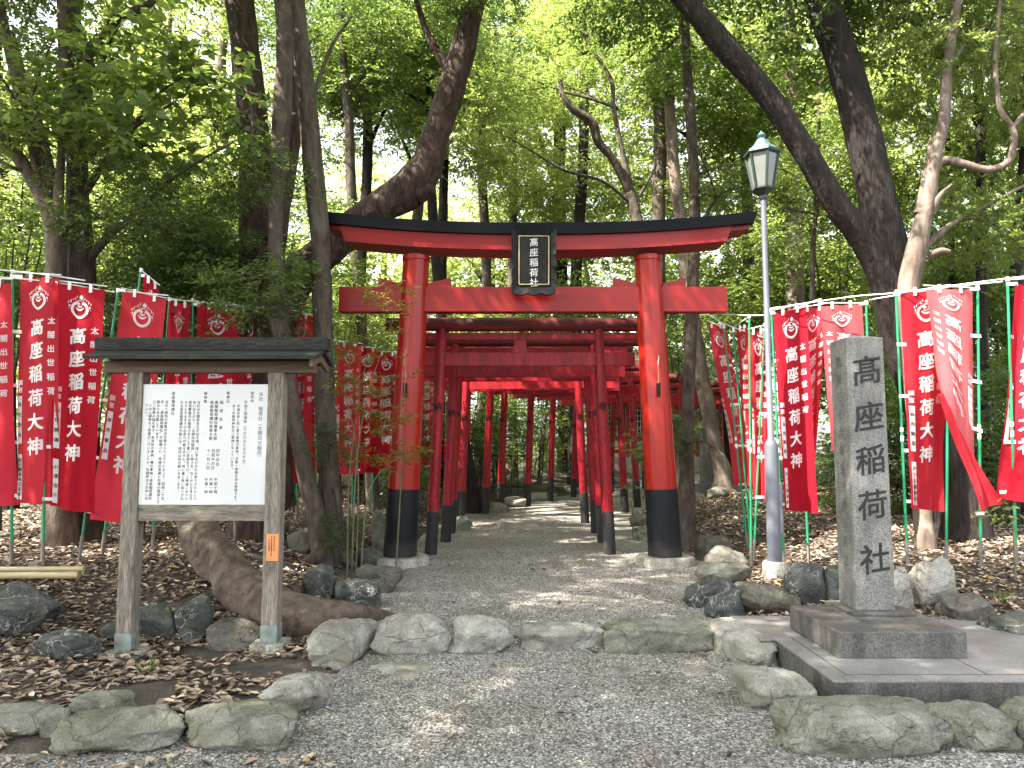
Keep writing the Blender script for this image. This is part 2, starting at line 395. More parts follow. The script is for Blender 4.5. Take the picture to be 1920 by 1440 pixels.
M['lampgreen'] = simple("dark_green_lamp_metal", [(.3, (.004, .014, .013)), (.7, (.009, .028, .025))], 9, .45)
M['lamproof'] = simple("skylit_lamp_roof", [(.3, (.035, .09, .10)), (.7, (.09, .16, .175))], 8, .45)  # paler blue puts the sky's highlights into the roof colour
M['lampglass'] = simple("frosted_lamp_glass", [(.3, (.11, .12, .108)), (.7, (.15, .16, .148))], 4, .25, bs=0)
M['polegreen'] = simple("green_pole", [(.3, (.006, .16, .065)), (.7, (.012, .24, .10))], 5, .35, bs=0)
M['sleeve'] = simple("ground_sleeve", [(.3, (.09, .085, .07)), (.7, (.2, .19, .165))], 8, .7)
M['white'] = simple("white_plastic", [(.3, (.68, .68, .66)), (.7, (.8, .8, .78))], 9, .5, bs=0)
M['shrine_white'] = simple("shrine_plaster", [(.3, (.66, .58, .42)), (.7, (.78, .7, .54))], 3, .8)
M['tile'] = simple("shrine_roof", [(.3, (.03, .036, .034)), (.7, (.07, .08, .075))], 3, .6)

def cloth_mat(name, a, b, tw):
    m, N, L, p = new_mat(name)
    co = coords(N, L, (1, 1, 1), True)
    f = tex_noise(N, L, co, 1.6, 4, .6); r = ramp(N, [(.25, a), (.75, b)]); L.new(f, r.inputs[0]); oi = N.new('ShaderNodeObjectInfo'); hs = N.new('ShaderNodeHueSaturation'); mr = N.new('ShaderNodeMapRange'); mr.inputs[3].default_value = .82; mr.inputs[4].default_value = 1.15; L.new(oi.outputs['Random'], mr.inputs[0]); L.new(mr.outputs[0], hs.inputs['Value'])
    mr2 = N.new('ShaderNodeMapRange'); mr2.inputs[3].default_value = 1.0; mr2.inputs[4].default_value = .95; L.new(oi.outputs['Random'], mr2.inputs[0]); L.new(mr2.outputs[0], hs.inputs['Saturation']); L.new(r.outputs[0], hs.inputs['Color']); L.new(hs.outputs[0], p.inputs['Base Color'])
    p.inputs['Roughness'].default_value = .75; p.inputs['Specular IOR Level'].default_value = .15
    w = tex_noise(N, L, coords(N, L, (1, 1, .35), True), 7, 3, .5); bump(N, L, p, w, .25, .02)
    t = N.new("ShaderNodeBsdfTranslucent"); L.new(hs.outputs[0], t.inputs[0])
    mx = N.new("ShaderNodeMixShader"); mx.inputs[0].default_value = tw
    L.new(p.outputs[0], mx.inputs[1]); L.new(t.outputs[0], mx.inputs[2]); L.new(mx.outputs[0], N["Material Output"].inputs[0])
    return m
M['cloth'] = cloth_mat("red_cloth", (.48, .009, .026), (.62, .018, .042), .5)
M['cloth_dark'] = cloth_mat("deep_red_cloth", (.40, .006, .02), (.52, .010, .028), .45)
M['cloth_pink'] = cloth_mat("pink_red_cloth", (.55, .085, .10), (.64, .13, .145), .5)  # lighter, pinker red for the banners seen from their back
M['letter'] = cloth_mat("white_print", (.74, .72, .70), (.82, .80, .78), .3)
M['letter_pink'] = cloth_mat("pale_pink_print", (.74, .55, .52), (.80, .62, .58), .3)

def bark_mat(name, stops, scale, st, bs=.8, lichen=.25, lc=(.3, .29, .25)):
    m, N, L, p = new_mat(name)
    co = coords(N, L, (1, 1, st), True)
    n = tex_noise(N, L, co, scale, 7, .65, .4); r = ramp(N, stops); L.new(n, r.inputs[0])
    co2 = coords(N, L, (1, 1, 1), True)
    n2 = tex_noise(N, L, co2, 3.2, 6, .7); r2 = ramp(N, [(.5, (0, 0, 0)), (.68, (lichen,) * 3)]); L.new(n2, r2.inputs[0])
    c = mixc(N, L, r2.outputs[0], r.outputs[0], lc)
    L.new(c, p.inputs['Base Color']); p.inputs['Roughness'].default_value = .85; p.inputs['Specular IOR Level'].default_value = .25
    v = N.new("ShaderNodeTexVoronoi"); v.inputs['Scale'].default_value = scale * 1.6; L.new(co, v.inputs['Vector'])
    b = bump(N, L, p, n, bs, .06); bump(N, L, p, v.outputs['Distance'], bs * .6, .025, b)
    return m
M['bark_dark'] = bark_mat("dark_furrowed_bark", [(.3, (.009, .007, .006)), (.5, (.022, .017, .015)), (.72, (.045, .035, .03))], 18, .16, 1.0, .12, (.06, .052, .042))
M['bark_red'] = bark_mat("reddish_plated_bark", [(.3, (.018, .010, .008)), (.5, (.06, .036, .029)), (.72, (.125, .083, .067))], 13, .3, 1.0, .2, (.14, .12, .10))
M['bark_grey'] = bark_mat("grey_brown_bark", [(.3, (.03, .023, .018)), (.5, (.07, .055, .042)), (.72, (.13, .105, .083))], 11, .35, .6, .3, (.16, .15, .12))
M['bark_root'] = bark_mat("bare_root_bark", [(.3, (.035, .024, .018)), (.5, (.09, .066, .05)), (.72, (.17, .13, .10))], 10, .9, .7, .45, (.2, .165, .13))
M['bark_pale'] = bark_mat("pale_smooth_bark", [(.3, (.05, .037, .03)), (.5, (.125, .095, .076)), (.72, (.23, .185, .15))], 7, .35, .5, .35, (.27, .24, .20))
M['stem'] = simple("green_brown_stem", [(.3, (.06, .06, .03)), (.7, (.14, .13, .07))], 9, .6)
M['leaf_dark'] = leaf_mat("dark_evergreen_leaf", (.018, .042, .016), (.055, .095, .038), (.27, .40, .08), .42, .28, .6)
M['leaf_mid'] = leaf_mat("green_leaf", (.028, .06, .016), (.085, .135, .045), (.40, .52, .11), .5, .3, .5)
M['leaf_bright'] = leaf_mat("fresh_green_leaf", (.05, .10, .02), (.13, .18, .06), (.52, .62, .17), .55, .32, .5)
M['leaf_nandina'] = leaf_mat("bronze_green_leaf", (.04, .07, .016), (.14, .13, .03), (.4, .38, .06), .45)
# ------------------------------------------------------------------ lettering
_fc = bpy.data.curves.new("glyph_source", 'FONT'); _fo = bpy.data.objects.new("glyph_source", _fc); COL.objects.link(_fo)
_gc = {}
def glyph(ch, bold=0.0, edge=0.12):
    """flat triangles of one character, centred on 0,0, one em = 1"""
    k = (ch, bold, edge)
    if k in _gc: return _gc[k]
    _fc.body = ch; _fc.resolution_u = 3
    dg = bpy.context.evaluated_depsgraph_get(); dg.update()
    ev = _fo.evaluated_get(dg); me = ev.to_mesh()
    bm = bmesh.new(); bm.from_mesh(me); ev.to_mesh_clear()
    bmesh.ops.remove_doubles(bm, verts=bm.verts, dist=1e-4)
    bmesh.ops.triangulate(bm, faces=bm.faces)
    if edge:
        for _ in range(2):
            es = [e for e in bm.edges if e.calc_length() > edge]
            if es: bmesh.ops.subdivide_edges(bm, edges=es, cuts=1)
        bmesh.ops.triangulate(bm, faces=bm.faces)
    if bold:                              # heavier brush: push the outline outwards
        mv = {}
        for v in bm.verts:
            n = Vector((0, 0, 0))
            for e in v.link_edges:
                if len(e.link_faces) == 1:
                    d = (e.verts[1].co - e.verts[0].co); p = Vector((d.y, -d.x, 0)).normalized()
                    if p.dot((e.verts[0].co + e.verts[1].co) / 2 - e.link_faces[0].calc_center_median()) < 0: p = -p
                    n += p
            if n.length > .3: mv[v] = n.normalized() * bold
        for v, d in mv.items(): v.co += d
    bm.verts.index_update()
    V = np.array([(v.co.x - .5, v.co.y - .38) for v in bm.verts]) if len(bm.verts) else np.zeros((0, 2))
    F = [[v.index for v in f.verts] for f in bm.faces]
    bm.free(); _gc[k] = (V, F); return _gc[k]
def column(text, u, v0, step, size, bold=0.0, brush=0.0, edge=0.0):
    """vertical writing: list of (V2, F) with x right, y down"""
    out = []; v = v0
    for ch in text:
        if ch != '　':
            V, F = glyph(ch, bold, edge)
            if len(V):
                V = V.copy()
                if ch in '（）〝〟ー': V = np.stack([V[:, 1], -V[:, 0]], 1)
                if ch in '、。': V = V + (.55, .5)
                V[:, 1] += brush * V[:, 0]
                out.append((np.stack([u + V[:, 0] * size, v - V[:, 1] * size], 1), F))
        v += step
    return out
def flat_text(cols, org, ex, ez):        # cols of (V2,F); point = org + x*ex - y*ez
    mb = MB(); org, ex, ez = map(lambda a: np.array(a, float), (org, ex, ez))
    for V, F in cols: mb.add(org + V[:, :1] * ex - V[:, 1:] * ez, F)
    return mb

# ------------------------------------------------------------------ ground sheets
def axis(a, b, near0, near1, fine, coarse):
    x = [a]
    while x[-1] < b: x.append(x[-1] + (fine if near0 < x[-1] < near1 else coarse))
    return np.array(x)
def sheet(xs, ys, zf, keep=None):
    X, Y = np.meshgrid(xs, ys); n, k = X.shape
    V = np.stack([X.ravel(), Y.ravel(), zf(X.ravel(), Y.ravel())], 1)
    i = np.arange(n * k).reshape(n, k)
    F = np.stack([i[:-1, :-1].ravel(), i[:-1, 1:].ravel(), i[1:, 1:].ravel(), i[1:, :-1].ravel()], 1)
    if keep is not None:
        F = F[keep(V[F].mean(1))]
        used = np.unique(F); mp = np.full(len(V), -1); mp[used] = np.arange(len(used)); V, F = V[used], mp[F]
    return V, F
xs = np.unique(np.concatenate([axis(-90, 90, -7, 7, .08, 2.0)])); ys = axis(-8, 120, 2.2, 26, .09, 1.5)
def gzf(x, y):
    sd = path_sd(x, y)
    return height(x, y) - .05 * sstep(.06, -.10, sd)
V, F = sheet(xs, ys, gzf)
tag(link("ground", mesh_np("ground", V, F, M['soil'], True)), "dark soil ground under the trees", "ground", kind='structure')
V, F = sheet(axis(-15.5, 15.5, -4, 9, .1, .5), axis(-4.5, 34.4, 2, 34, .1, .5), lambda x, y: path_z(x, y) + .004, lambda C: path_sd(C[:, 0], C[:, 1]) < 0.07)
tag(link("gravel_path", mesh_np("gravel_path", V, F, M['gravel'], True)), "grey gravel path leading under the gates", "path", kind='structure')

# ------------------------------------------------------------------ rocks
def rock_mesh(seed, dims, mat, box=.75, cuts=7, sub=4, rough=.09):
    bm = bmesh.new(); bmesh.ops.create_icosphere(bm, subdivisions=sub, radius=1)
    P = np.array([v.co[:] for v in bm.verts]); F = [[v.index for v in f.verts] for f in bm.faces]; bm.free()
    r = np.random.default_rng(seed)
    P = np.sign(P) * np.abs(P) ** box
    P += .22 * np.stack([vn(P * 1.1 + 5, seed), vn(P * 1.1 + 9, seed + 1), vn(P * 1.1 + 13, seed + 2)], 1)
    for _ in range(cuts):
        n = r.normal(size=3); n /= np.linalg.norm(n); t = r.uniform(.62, .85)
        d = P @ n; k = np.maximum(0, d - t); P -= (k * .85)[:, None] * n
    P /= np.abs(P).max(0)
    N = P / np.linalg.norm(P, axis=1)[:, None]
    P += N * (rough * fbm(P * 2.2, seed + 7, 4) + rough * .4 * fbm(P * 7, seed + 9, 4))[:, None]
    return mesh_np("rock", P * np.array(dims) / 2, F, mat, True)
ROCKS = []
def rock(x0, y0, x1, y1, mat, label, dep=.75, rz=0, seed=None, hh=None, box=.66, cuts=6, sink=.25, Y=None, name="rock", group="stones edging the path", rough=.09):
    """a stone whose outline spans these pixels; its base stands on the ground"""
    seed = seed or int(x0 * 7 + y0 * 13) % 9973
    f = on((x0 + x1) / 2, y1)
    Yf = f[1]; w = pxw(x1 - x0, Yf + .1); d = w * dep if dep > 0 else -dep
    Yc = Yf + d * .42
    top = at((x0 + x1) / 2, y0, Yc + d * .12)[2]
    zb = f[2]
    if hh: top = zb + hh; Yc = Yf + d * .5
    h = max(.06, top - zb)
    c = at((x0 + x1) / 2, (y0 + y1) / 2, Yc)
    o = link(name, rock_mesh(seed, (w * 1.04, d, h * (1 + sink) * 1.02), M[mat], box, cuts, 5 if y1 > 1130 else 4, rough=rough))
    o.location = (c[0], Yc, top - h * (1 + sink) / 2); o.rotation_euler = (0, 0, R(rz))
    tag(o, label, "rock", group); ROCKS.append(o); return o
G1, G2 = "pale stones edging the gravel", "dark stones edging the planted banks"
rock(-70, 1322, 122, 1392, 'rock_grey', "flat grey stone at the bottom left corner of the picture", group=G1, seed=301, cuts=3)
rock(74, 1326, 134, 1384, 'rock_grey', "small grey stone wedged between the two leftmost front edging stones", group=G1, seed=316, cuts=2)
rock(112, 1322, 348, 1416, 'rock_grey', "rounded green-grey stone, second from the left in the front edging", group=G1, seed=302, cuts=3)
rock(138, 1296, 240, 1350, 'rock_grey', "low grey stone tucked behind the front edging with a brown leaf on it", group=G1, seed=303, cuts=3)
rock(338, 1318, 568, 1414, 'rock_grey', "long block-like stone with a dark stain at the left corner of the gravel", group=G1, seed=304, cuts=3, box=.6)
rock(490, 1250, 646, 1346, 'rock_pale', "slanting pale stone running back from the long stained corner stone", group=G1, seed=305, cuts=3, dep=-.30, rz=32, hh=.19)
rock(588, 1138, 694, 1266, 'rock_pale', "tall elongated stone leading from the notice board to the crossing row", group=G1, seed=306, cuts=3, dep=-1.0, rz=-9, box=.6, hh=.25)
rock(692, 1148, 842, 1230, 'rock_pale', "chunky leftmost stone of the row crossing the path", group=G1, seed=307, cuts=3, box=.62, dep=.55)
rock(832, 1153, 957, 1227, 'rock_pale', "small humped second stone of the row crossing the path", group=G1, seed=308, cuts=3, box=.65, dep=.55)
rock(962, 1166, 1140, 1221, 'rock_pale', "low white-topped stone in the middle of the row crossing the path", group=G1, seed=309, cuts=3, box=.6, dep=.4)
rock(1136, 1158, 1340, 1226, 'rock_grey', "longest loaf-shaped stone at the right end of the row crossing the path", group=G1, seed=310, cuts=3, box=.58, dep=.4)
rock(1342, 1140, 1424, 1260, 'rock_pale', "upright oval stone between the row crossing the path and the monument slab", group=G1, seed=311, cuts=2, dep=-.85, rz=16, box=.6, hh=.23)
rock(1382, 1241, 1517, 1340, 'rock_pale', "speckled stone against the left side of the monument slab", group=G1, seed=312, cuts=3, dep=-.34, rz=-36, hh=.2)
rock(1464, 1312, 1764, 1422, 'rock_grey', "largest broad stone in front of the monument slab", group=G1, seed=313, cuts=3, box=.66, dep=.55)
rock(1724, 1312, 1906, 1410, 'rock_grey', "blocky stone in front of the monument slab, right of the largest one", group=G1, seed=314, cuts=3, box=.62, dep=.6)
rock(1884, 1304, 2040, 1402, 'rock_grey', "stone at the right picture edge in front of the monument slab", group=G1, seed=315, cuts=3, box=.62, dep=.6)
# right bank
rock(1286, 1078, 1392, 1142, 'rock_dark', "dark flat-topped rock right of the path below the gate plinth", group=G2, seed=321, box=.6)
rock(1322, 1098, 1390, 1164, 'rock_dark', "grey wedge rock leaning on the flat-topped one beside the path", group=G2, seed=322)
rock(1380, 1088, 1490, 1154, 'rock_brown', "dark brown block rock left of the striped boulder", group=G2, seed=323, box=.58)
rock(1470, 1053, 1570, 1136, 'rock_dark', "rounded boulder with white stripes left of the stone monument", group=G2, seed=324)
rock(1542, 1058, 1596, 1130, 'rock_dark', "dark rock half hidden behind the stone monument", group=G2, seed=325)
rock(1668, 1062, 1712, 1148, 'rock_pale', "narrow pale rock just right of the stone monument", group=G2, seed=326)
rock(1706, 1034, 1784, 1144, 'rock_pale', "tall pale egg-shaped rock right of the stone monument", group=G2, seed=327, dep=.8)
rock(1763, 1110, 1852, 1178, 'rock_brown', "small brown rock between the pale tall rock and the right edge", group=G2, seed=328)
rock(1828, 1140, 2010, 1230, 'rock_dark', "low dark rock at the right picture edge behind the slab", group=G2, seed=329)
rock(1326, 1022, 1400, 1078, 'rock_pale', "sunlit pale rock beside the lamp post foot", group=G2, seed=330)
rock(1302, 1000, 1374, 1054, 'rock_brown', "dark rock just right of the right gate plinth", group=G2, seed=331)
rock(1308, 1052, 1412, 1098, 'rock_grey', "flat mossy rock with a grass tuft right of the gate plinth", group=G2, seed=332)
# left bank
rock(-60, 1093, 116, 1204, 'rock_dark', "big dark boulder with white veins at the left picture edge", group=G2, seed=341, dep=.7)
rock(74, 1172, 186, 1244, 'rock_dark', "dark wedge-shaped rock in front of the big left boulder", group=G2, seed=342, box=.9)
rock(194, 1160, 244, 1206, 'rock_dark', "small dark rock behind the left post of the notice board", group=G2, seed=348)
rock(258, 1126, 332, 1204, 'rock_dark', "squarish dark rock under the notice board beside its left post", group=G2, seed=343, box=.6)
rock(330, 1120, 397, 1204, 'rock_dark', "upright rock with white scratches under the middle of the notice board", group=G2, seed=344, box=.7)
rock(390, 1158, 496, 1220, 'rock_brown', "low block rock under the notice board beside its right post", group=G2, seed=345, box=.58)
rock(570, 1056, 630, 1128, 'rock_dark', "jagged dark rock standing between the twin trunks and the exposed root", group=G2, seed=346, box=.9, cuts=12)
rock(624, 1082, 722, 1138, 'rock_dark', "dark block rock between the jagged rock and the gravel", group=G2, seed=347, box=.6, cuts=10)
rock(668, 1056, 752, 1112, 'rock_brown', "mossy brown rock in front of the left gate plinth", group=G2, seed=349)
rock(664, 1026, 722, 1066, 'rock_dark', "dark rock beside the left gate plinth", group=G2, seed=350)
rock(540, 986, 600, 1042, 'rock_grey', "grey rock behind the base of the twin trunks", group=G2, seed=351)
rock(694, 952, 728, 1030, 'rock_grey', "tall grey rock behind the left gate pillar", group=G2, seed=352)
G3 = "low stones along the bend of the torii path"
for i, (a, b, c, d, lab) in enumerate([
    (836, 946, 884, 996, "low stone at the foot of the leftmost torii posts"), (880, 926, 952, 962, "long low stone behind the left torii posts"),
    (944, 914, 990, 952, "pale stone between the fifth and sixth left torii posts"), (992, 900, 1046, 940, "pale low stone behind the two middle torii posts"),
    (1040, 892, 1092, 926, "stone at the far bend of the torii path"), (1182, 956, 1218, 986, "stone left of the right gate pillar by the path edge"),
    (1194, 976, 1236, 1014, "mossy stone touching the right gate pillar"), (1282, 921, 1326, 944, "dark low stone right of the slim trunk behind the gate"),
    (1318, 914, 1368, 936, "flat grey stone below the leaning mottled trunk"), (1310, 884, 1346, 910, "pale sunlit stone in front of the stone lantern"),
    (1336, 880, 1390, 908, "grey stone at the foot of the leaning mottled trunk")]):
    rock(a, b, c, d, 'rock_pale' if 'pale' in lab else 'rock_grey', lab, group=G3, seed=400 + i, hh=.24)
# flush stones
for i, (a, b, c, d, lab) in enumerate([(678, 1232, 838, 1274, "wide flat stone sunk in the gravel before the chunky leftmost stone"),
                                       (1104, 1240, 1216, 1272, "pale flat stone sunk in the gravel before the loaf-shaped stone"),
                                       (1272, 1250, 1332, 1276, "small flat stone sunk in the gravel near the upright oval stone")]):
    p0, p1 = on(a, (b + d) / 2), on(c, (b + d) / 2); n, f = on(a, d), on(a, b)
    o = link("flush_stone", rock_mesh(500 + i, (p1[0] - p0[0], f[1] - n[1], .10), M['rock_pale'], .8, 3))
    o.location = ((p0[0] + p1[0]) / 2, (n[1] + f[1]) / 2, p0[2] - .032); tag(o, lab, "stone", "flat stones sunk in the gravel")

# ------------------------------------------------------------------ stone monument
PT = .18
def plat_pt(px, py, z):
    a, dy, dz = ray(px, py); t = (z - CAM_H) / dz; return np.array([a * t, dy * t, z])
pf, pb = plat_pt(1563, 1279, PT), plat_pt(1435, 1199, PT)
t = thing("stone_platform", (pf[0], pf[1], 0), "low flamed granite platform carrying the inscribed stone monument", "platform")
mb = MB(); y0, y1 = pf[1], pb[1]; y2 = plat_pt(1414, 1154, PT)[1]; x0 = pf[0]; x9 = 4.6
mb.box(((x0 + x9) / 2, (y0 + y1) / 2, PT - .2), (x9 - x0, y1 - y0, .40), bev=.006)
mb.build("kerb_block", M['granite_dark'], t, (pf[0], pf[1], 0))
mb = MB(); mb.box(((x0 + x9) / 2 - .002, (y0 + y1) / 2, PT + .002), (x9 - x0 + .006, y1 - y0 + .006, .012), bev=.003)
mb.build("top_slab", M['granite_slab'], t, (pf[0], pf[1], 0))
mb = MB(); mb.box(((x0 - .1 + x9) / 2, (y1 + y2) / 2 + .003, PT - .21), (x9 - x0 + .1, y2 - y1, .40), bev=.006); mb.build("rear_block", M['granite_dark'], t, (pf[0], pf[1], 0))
mb = MB(); mb.box(((x0 - .1 + x9) / 2, (y1 + y2) / 2 + .006, PT - .008), (x9 - x0 + .106, y2 - y1 - .004, .012), bev=.003); mb.build("rear_slab", M['granite_slab'], t, (pf[0], pf[1], 0))
mb = MB(); jz = PT + .0085
for c, d in (((x0 + .125, (y0 + .1 + y1) / 2), (.004, y1 - y0 - .1)), ((( x0 + .125 + x9) / 2, y0 + .11), (x9 - x0 - .125, .004)), ((x0 + .98, y0 + .27), (.004, .31))):
    mb.box((c[0], c[1], jz), (d[0], d[1], .003))
mb.build("slab_joints", M['joint'], t, (pf[0], pf[1], 0))
qf, qr, qb = plat_pt(1571, 1234.7, PT + .008), plat_pt(1807, 1231, PT + .008), plat_pt(1467, 1134.5, .355)
t = thing("stone_monument", ((qf[0] + qr[0]) / 2, (qf[1] + qb[1]) / 2, PT + .008), "square granite shrine-name pillar on a stepped base, carved with five dark characters", "stone monument")
o3 = (t.location.x, t.location.y, PT + .008); zc = .355; zs = .378
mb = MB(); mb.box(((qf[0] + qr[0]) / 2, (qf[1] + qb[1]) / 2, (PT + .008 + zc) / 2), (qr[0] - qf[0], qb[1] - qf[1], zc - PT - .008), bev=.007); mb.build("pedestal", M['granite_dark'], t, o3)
kf, kr = plat_pt(1597.6, 1155, zc), plat_pt(1710.7, 1153, zc)
sf, sr, sb = plat_pt(1606.8, 1145, zs), plat_pt(1675, 1143, zs), plat_pt(1577, 1132, zs)
sw = sr[0] - sf[0]; sd_ = sw; sx = (sf[0] + sr[0]) / 2; sy = sf[1] + sd_ / 2
mb = MB(); mb.box(((kf[0] + kr[0]) / 2, sy, (zc + zs) / 2), (kr[0] - kf[0], kr[0] - kf[0], zs - zc), bev=.006); mb.build("collar", M['granite_dark'], t, o3)
ztop = at(1591, 632, sf[1])[2]; hh = ztop - zs
mb = MB(); mb.box((sx, sy, zs + hh / 2), (sw, sd_, hh), bev=.008, taper=.985)
mb.lathe([(sw * .66, 0), (.01, .035)], (sx, sy, ztop - .001), 4, R(45))
shaft = mb.build("shaft", M['granite'], t, o3)
cols = []
for ch, py in zip("髙座稲荷社", (694, 780, 862, 946, 1047)):
    zz = at(1637, py, sf[1])[2]; cols += column(ch, 0, ztop - zz, 0, .225, .018, .16)
flat_text(cols, (sx + .006, sf[1] - .0025, ztop), (1, 0, 0), (0, 0, 1)).build("carved_lettering", M['carved'], shaft, o3)
cols = column("昭和三十六年五月吉日建之", 0, .17, .135, .085, .006, .1)
flat_text(cols, (sx - sw / 2 - .0025, sy, ztop), (0, -1, 0), (0, 0, 1)).build("carved_date_lettering", M['carved_pale'], shaft, o3)

# ------------------------------------------------------------------ main gate
GL, GR = on(752, 1066), on(1248, 1066)
GY = (GL[1] + GR[1]) / 2 + .30
gxl, gxr = at(750, 1040, GY)[0], at(1247, 1040, GY)[0]
gcx = (gxl + gxr) / 2; gb = gz(gcx, GY)
gate = thing("torii_gate", (gcx, GY, gb), "large vermilion torii gate with black roof beam and hanging name plaque", "torii gate")
go = (gcx, GY, gb)
ztopp = at(1000, 484, GY)[2]; zpl = at(1247, 1042, GY)[2]; zblk = at(1247, 918, GY - .2)[2]
rb, rt = pxw(61, GY) / 2, pxw(50, GY) / 2
for s, x in ((-1, gxl), (1, gxr)):
    lean = -s * .165
    def px_at(z): k = (z - zpl) / (ztopp - zpl); return np.array([x + lean * k, GY, z]), rb + (rt - rb) * k
    mb = MB(); zz = np.linspace(zblk, ztopp + .02, 8); mb.tube([px_at(z)[0] for z in zz], [px_at(z)[1] for z in zz], 40); col = mb.build("pillar", M['red'], gate, go, True)
    mb = MB(); zz = np.linspace(zpl - .02, zblk, 4); mb.tube([px_at(z)[0] for z in zz], [px_at(z)[1] + .003 for z in zz], 40); mb.build("black_sleeve", M['sleeve_black'], col, go, True)
    mb = MB(); p, r_ = px_at(ztopp); mb.tube([p - (0, 0, .05), p - (0, 0, .045), p + (0, 0, .01)], [r_ + .004, r_ + .013, r_ + .013], 40); mb.build("collar_ring", M['red'], col, go, True)
    mb = MB(); pr = pxw(107, GY) / 2; mb.lathe([(pr, -.25), (pr, zpl - gb - .025), (pr - .02, zpl - gb), (.1, zpl - gb)], (x, GY, gb), 40); mb.build("plinth", M['concrete'], gate, go, True)
# tie beam + wedges
zn0, zn1 = at(1000, 584, GY - .1)[2], at(1000, 537, GY - .1)[2]
xl, xr = at(638, 560, GY)[0], at(1361, 560, GY)[0]
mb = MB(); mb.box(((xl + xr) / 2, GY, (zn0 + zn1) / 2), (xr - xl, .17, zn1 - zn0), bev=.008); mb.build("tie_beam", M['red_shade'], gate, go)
zm = (zn1 - zpl) / (ztopp - zpl)
for s, x in ((-1, gxl), (1, gxr)):
    for q in (-1, 1):
        xc = x - s * .165 * zm + q * (rt + .0); w = .30
        mb = MB(); pl = [(xc, zn1 - .05), (xc + q * w, zn1 - .05), (xc + q * w, zn1 + .125), (xc, zn1 + .05)]
        if q < 0: pl = pl[::-1]
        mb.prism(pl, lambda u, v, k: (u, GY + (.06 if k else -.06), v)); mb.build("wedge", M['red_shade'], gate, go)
# lintel (red) and cap (black): profiles swept along a rising curve
def swept(xa, xb, prof, rise, n=40, slant=0.0):
    mb = MB(); c = (xa + xb) / 2; L = (xb - xa) / 2; V = []; k = len(prof)
    for i in range(n + 1):
        u = -1 + 2 * i / n
        for y, z in prof:
            xx = c + u * (L + slant * (z - prof[0][1]))
            V.append((xx, GY + y, z + rise * abs(xx - c) ** 2.3))
    F = [(i * k + j, (i + 1) * k + j, (i + 1) * k + (j + 1) % k, i * k + (j + 1) % k) for i in range(n) for j in range(k)]
    F += [tuple(range(k)), tuple(n * k + j for j in range(k - 1, -1, -1))]
    mb.add(V, F); return mb
zr0 = at(1000, 468, GY - .22)[2]; zr1 = at(1000, 440, GY - .22)[2]; zk1 = at(1000, 416, GY - .3)[2]
xl, xr = at(640, 450, GY)[0], at(1367, 450, GY)[0]
RISE = .0145
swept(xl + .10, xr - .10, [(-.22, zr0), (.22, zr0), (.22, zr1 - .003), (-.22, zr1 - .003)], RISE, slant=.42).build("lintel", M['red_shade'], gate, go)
xl2, xr2 = at(608, 420, GY)[0], at(1411, 420, GY)[0]
mbc = swept(xl2 + .07, xr2 - .07, [(-.27, zr1), (.27, zr1), (.31, zk1 - .012), (0, zk1 + .07), (-.31, zk1 - .012)], RISE, slant=.3)
cap = mbc.build("roof_cap", M['kasagi'], gate, go)
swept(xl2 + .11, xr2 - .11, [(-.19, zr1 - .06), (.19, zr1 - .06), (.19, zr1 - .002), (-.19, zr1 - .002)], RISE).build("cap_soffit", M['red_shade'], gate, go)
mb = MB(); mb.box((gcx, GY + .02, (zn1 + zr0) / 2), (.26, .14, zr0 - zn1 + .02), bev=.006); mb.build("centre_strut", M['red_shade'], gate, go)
# plaque, leaning forward a little
PY = GY - .36; pt_, pb_ = at(1001, 427, PY), at(1001, 551, PY + .06); pw = pxw(86, PY); ph = pt_[2] - pb_[2]; pcx = pt_[0]
plq = thing("name_plaque", (pcx, PY + .03, pb_[2]), "black scalloped plaque with silver characters hanging on the large gate", "plaque")
qo = (pcx, PY + .03, pb_[2])
def plm(u, v, dpt): return (pcx + u, PY + .08 - dpt + (-.075) * (v / ph), pb_[2] + v)
def scallop(w, h, nx, ny, a, ins=0):
    pts = []
    def edge(p, q, n):
        p, q = np.array(p), np.array(q); d = q - p; L = np.linalg.norm(d); nn = np.array([d[1], -d[0]]) / L
        for i in range(n * 8):
            tt = i / (n * 8); pts.append(tuple(p + d * tt + nn * a * abs(math.sin(math.pi * tt * n))))
    edge((-w / 2, 0), (w / 2, 0), nx); edge((w / 2, 0), (w / 2, h), ny); edge((w / 2, h), (-w / 2, h), nx); edge((-w / 2, h), (-w / 2, 0), ny)
    return pts
out = scallop(pw * .93, ph * .97, 3, 5, .022); inn = [(-pw * .33, ph * .135), (pw * .33, ph * .135), (pw * .33, ph * .86), (-pw * .33, ph * .86)]
mb = MB(); n = len(out)
inner = []
for u, v in out:      # inner rectangle loop, sampled to match
    du, dv = u / (pw / 2), (v - ph / 2) / (ph / 2); k = max(abs(du), abs(dv)); inner.append((du / k * pw * .34, ph * .497 + dv / k * ph * .365))
mb.add([plm(u, v, 0) for u, v in out] + [plm(u, v, .07) for u, v in out] + [plm(u, v, .03) for u, v in inner],
       [(i, (i + 1) % n, n + (i + 1) % n, n + i) for i in range(n)] + [(n + i, n + (i + 1) % n, 2 * n + (i + 1) % n, 2 * n + i) for i in range(n)] + [tuple(range(n - 1, -1, -1))])
mb.build("scalloped_frame", M['ink'], plq, qo)
mb = MB(); mb.prism(inn, lambda u, v, k: plm(u, v, .045 if k else .01)); brd = mb.build("plaque_board", M['ink'], plq, qo)
mb = MB()
for a_, b_ in zip(inn, inn[1:] + inn[:1]): mb.tube([plm(*a_, .046), plm(*b_, .046)], .007, 6)
mb.build("gold_fillet", M['gold'], brd, qo)
cols = column("高座稲荷社", 0, 0, .128, .112, .008, .08)
mb = MB()
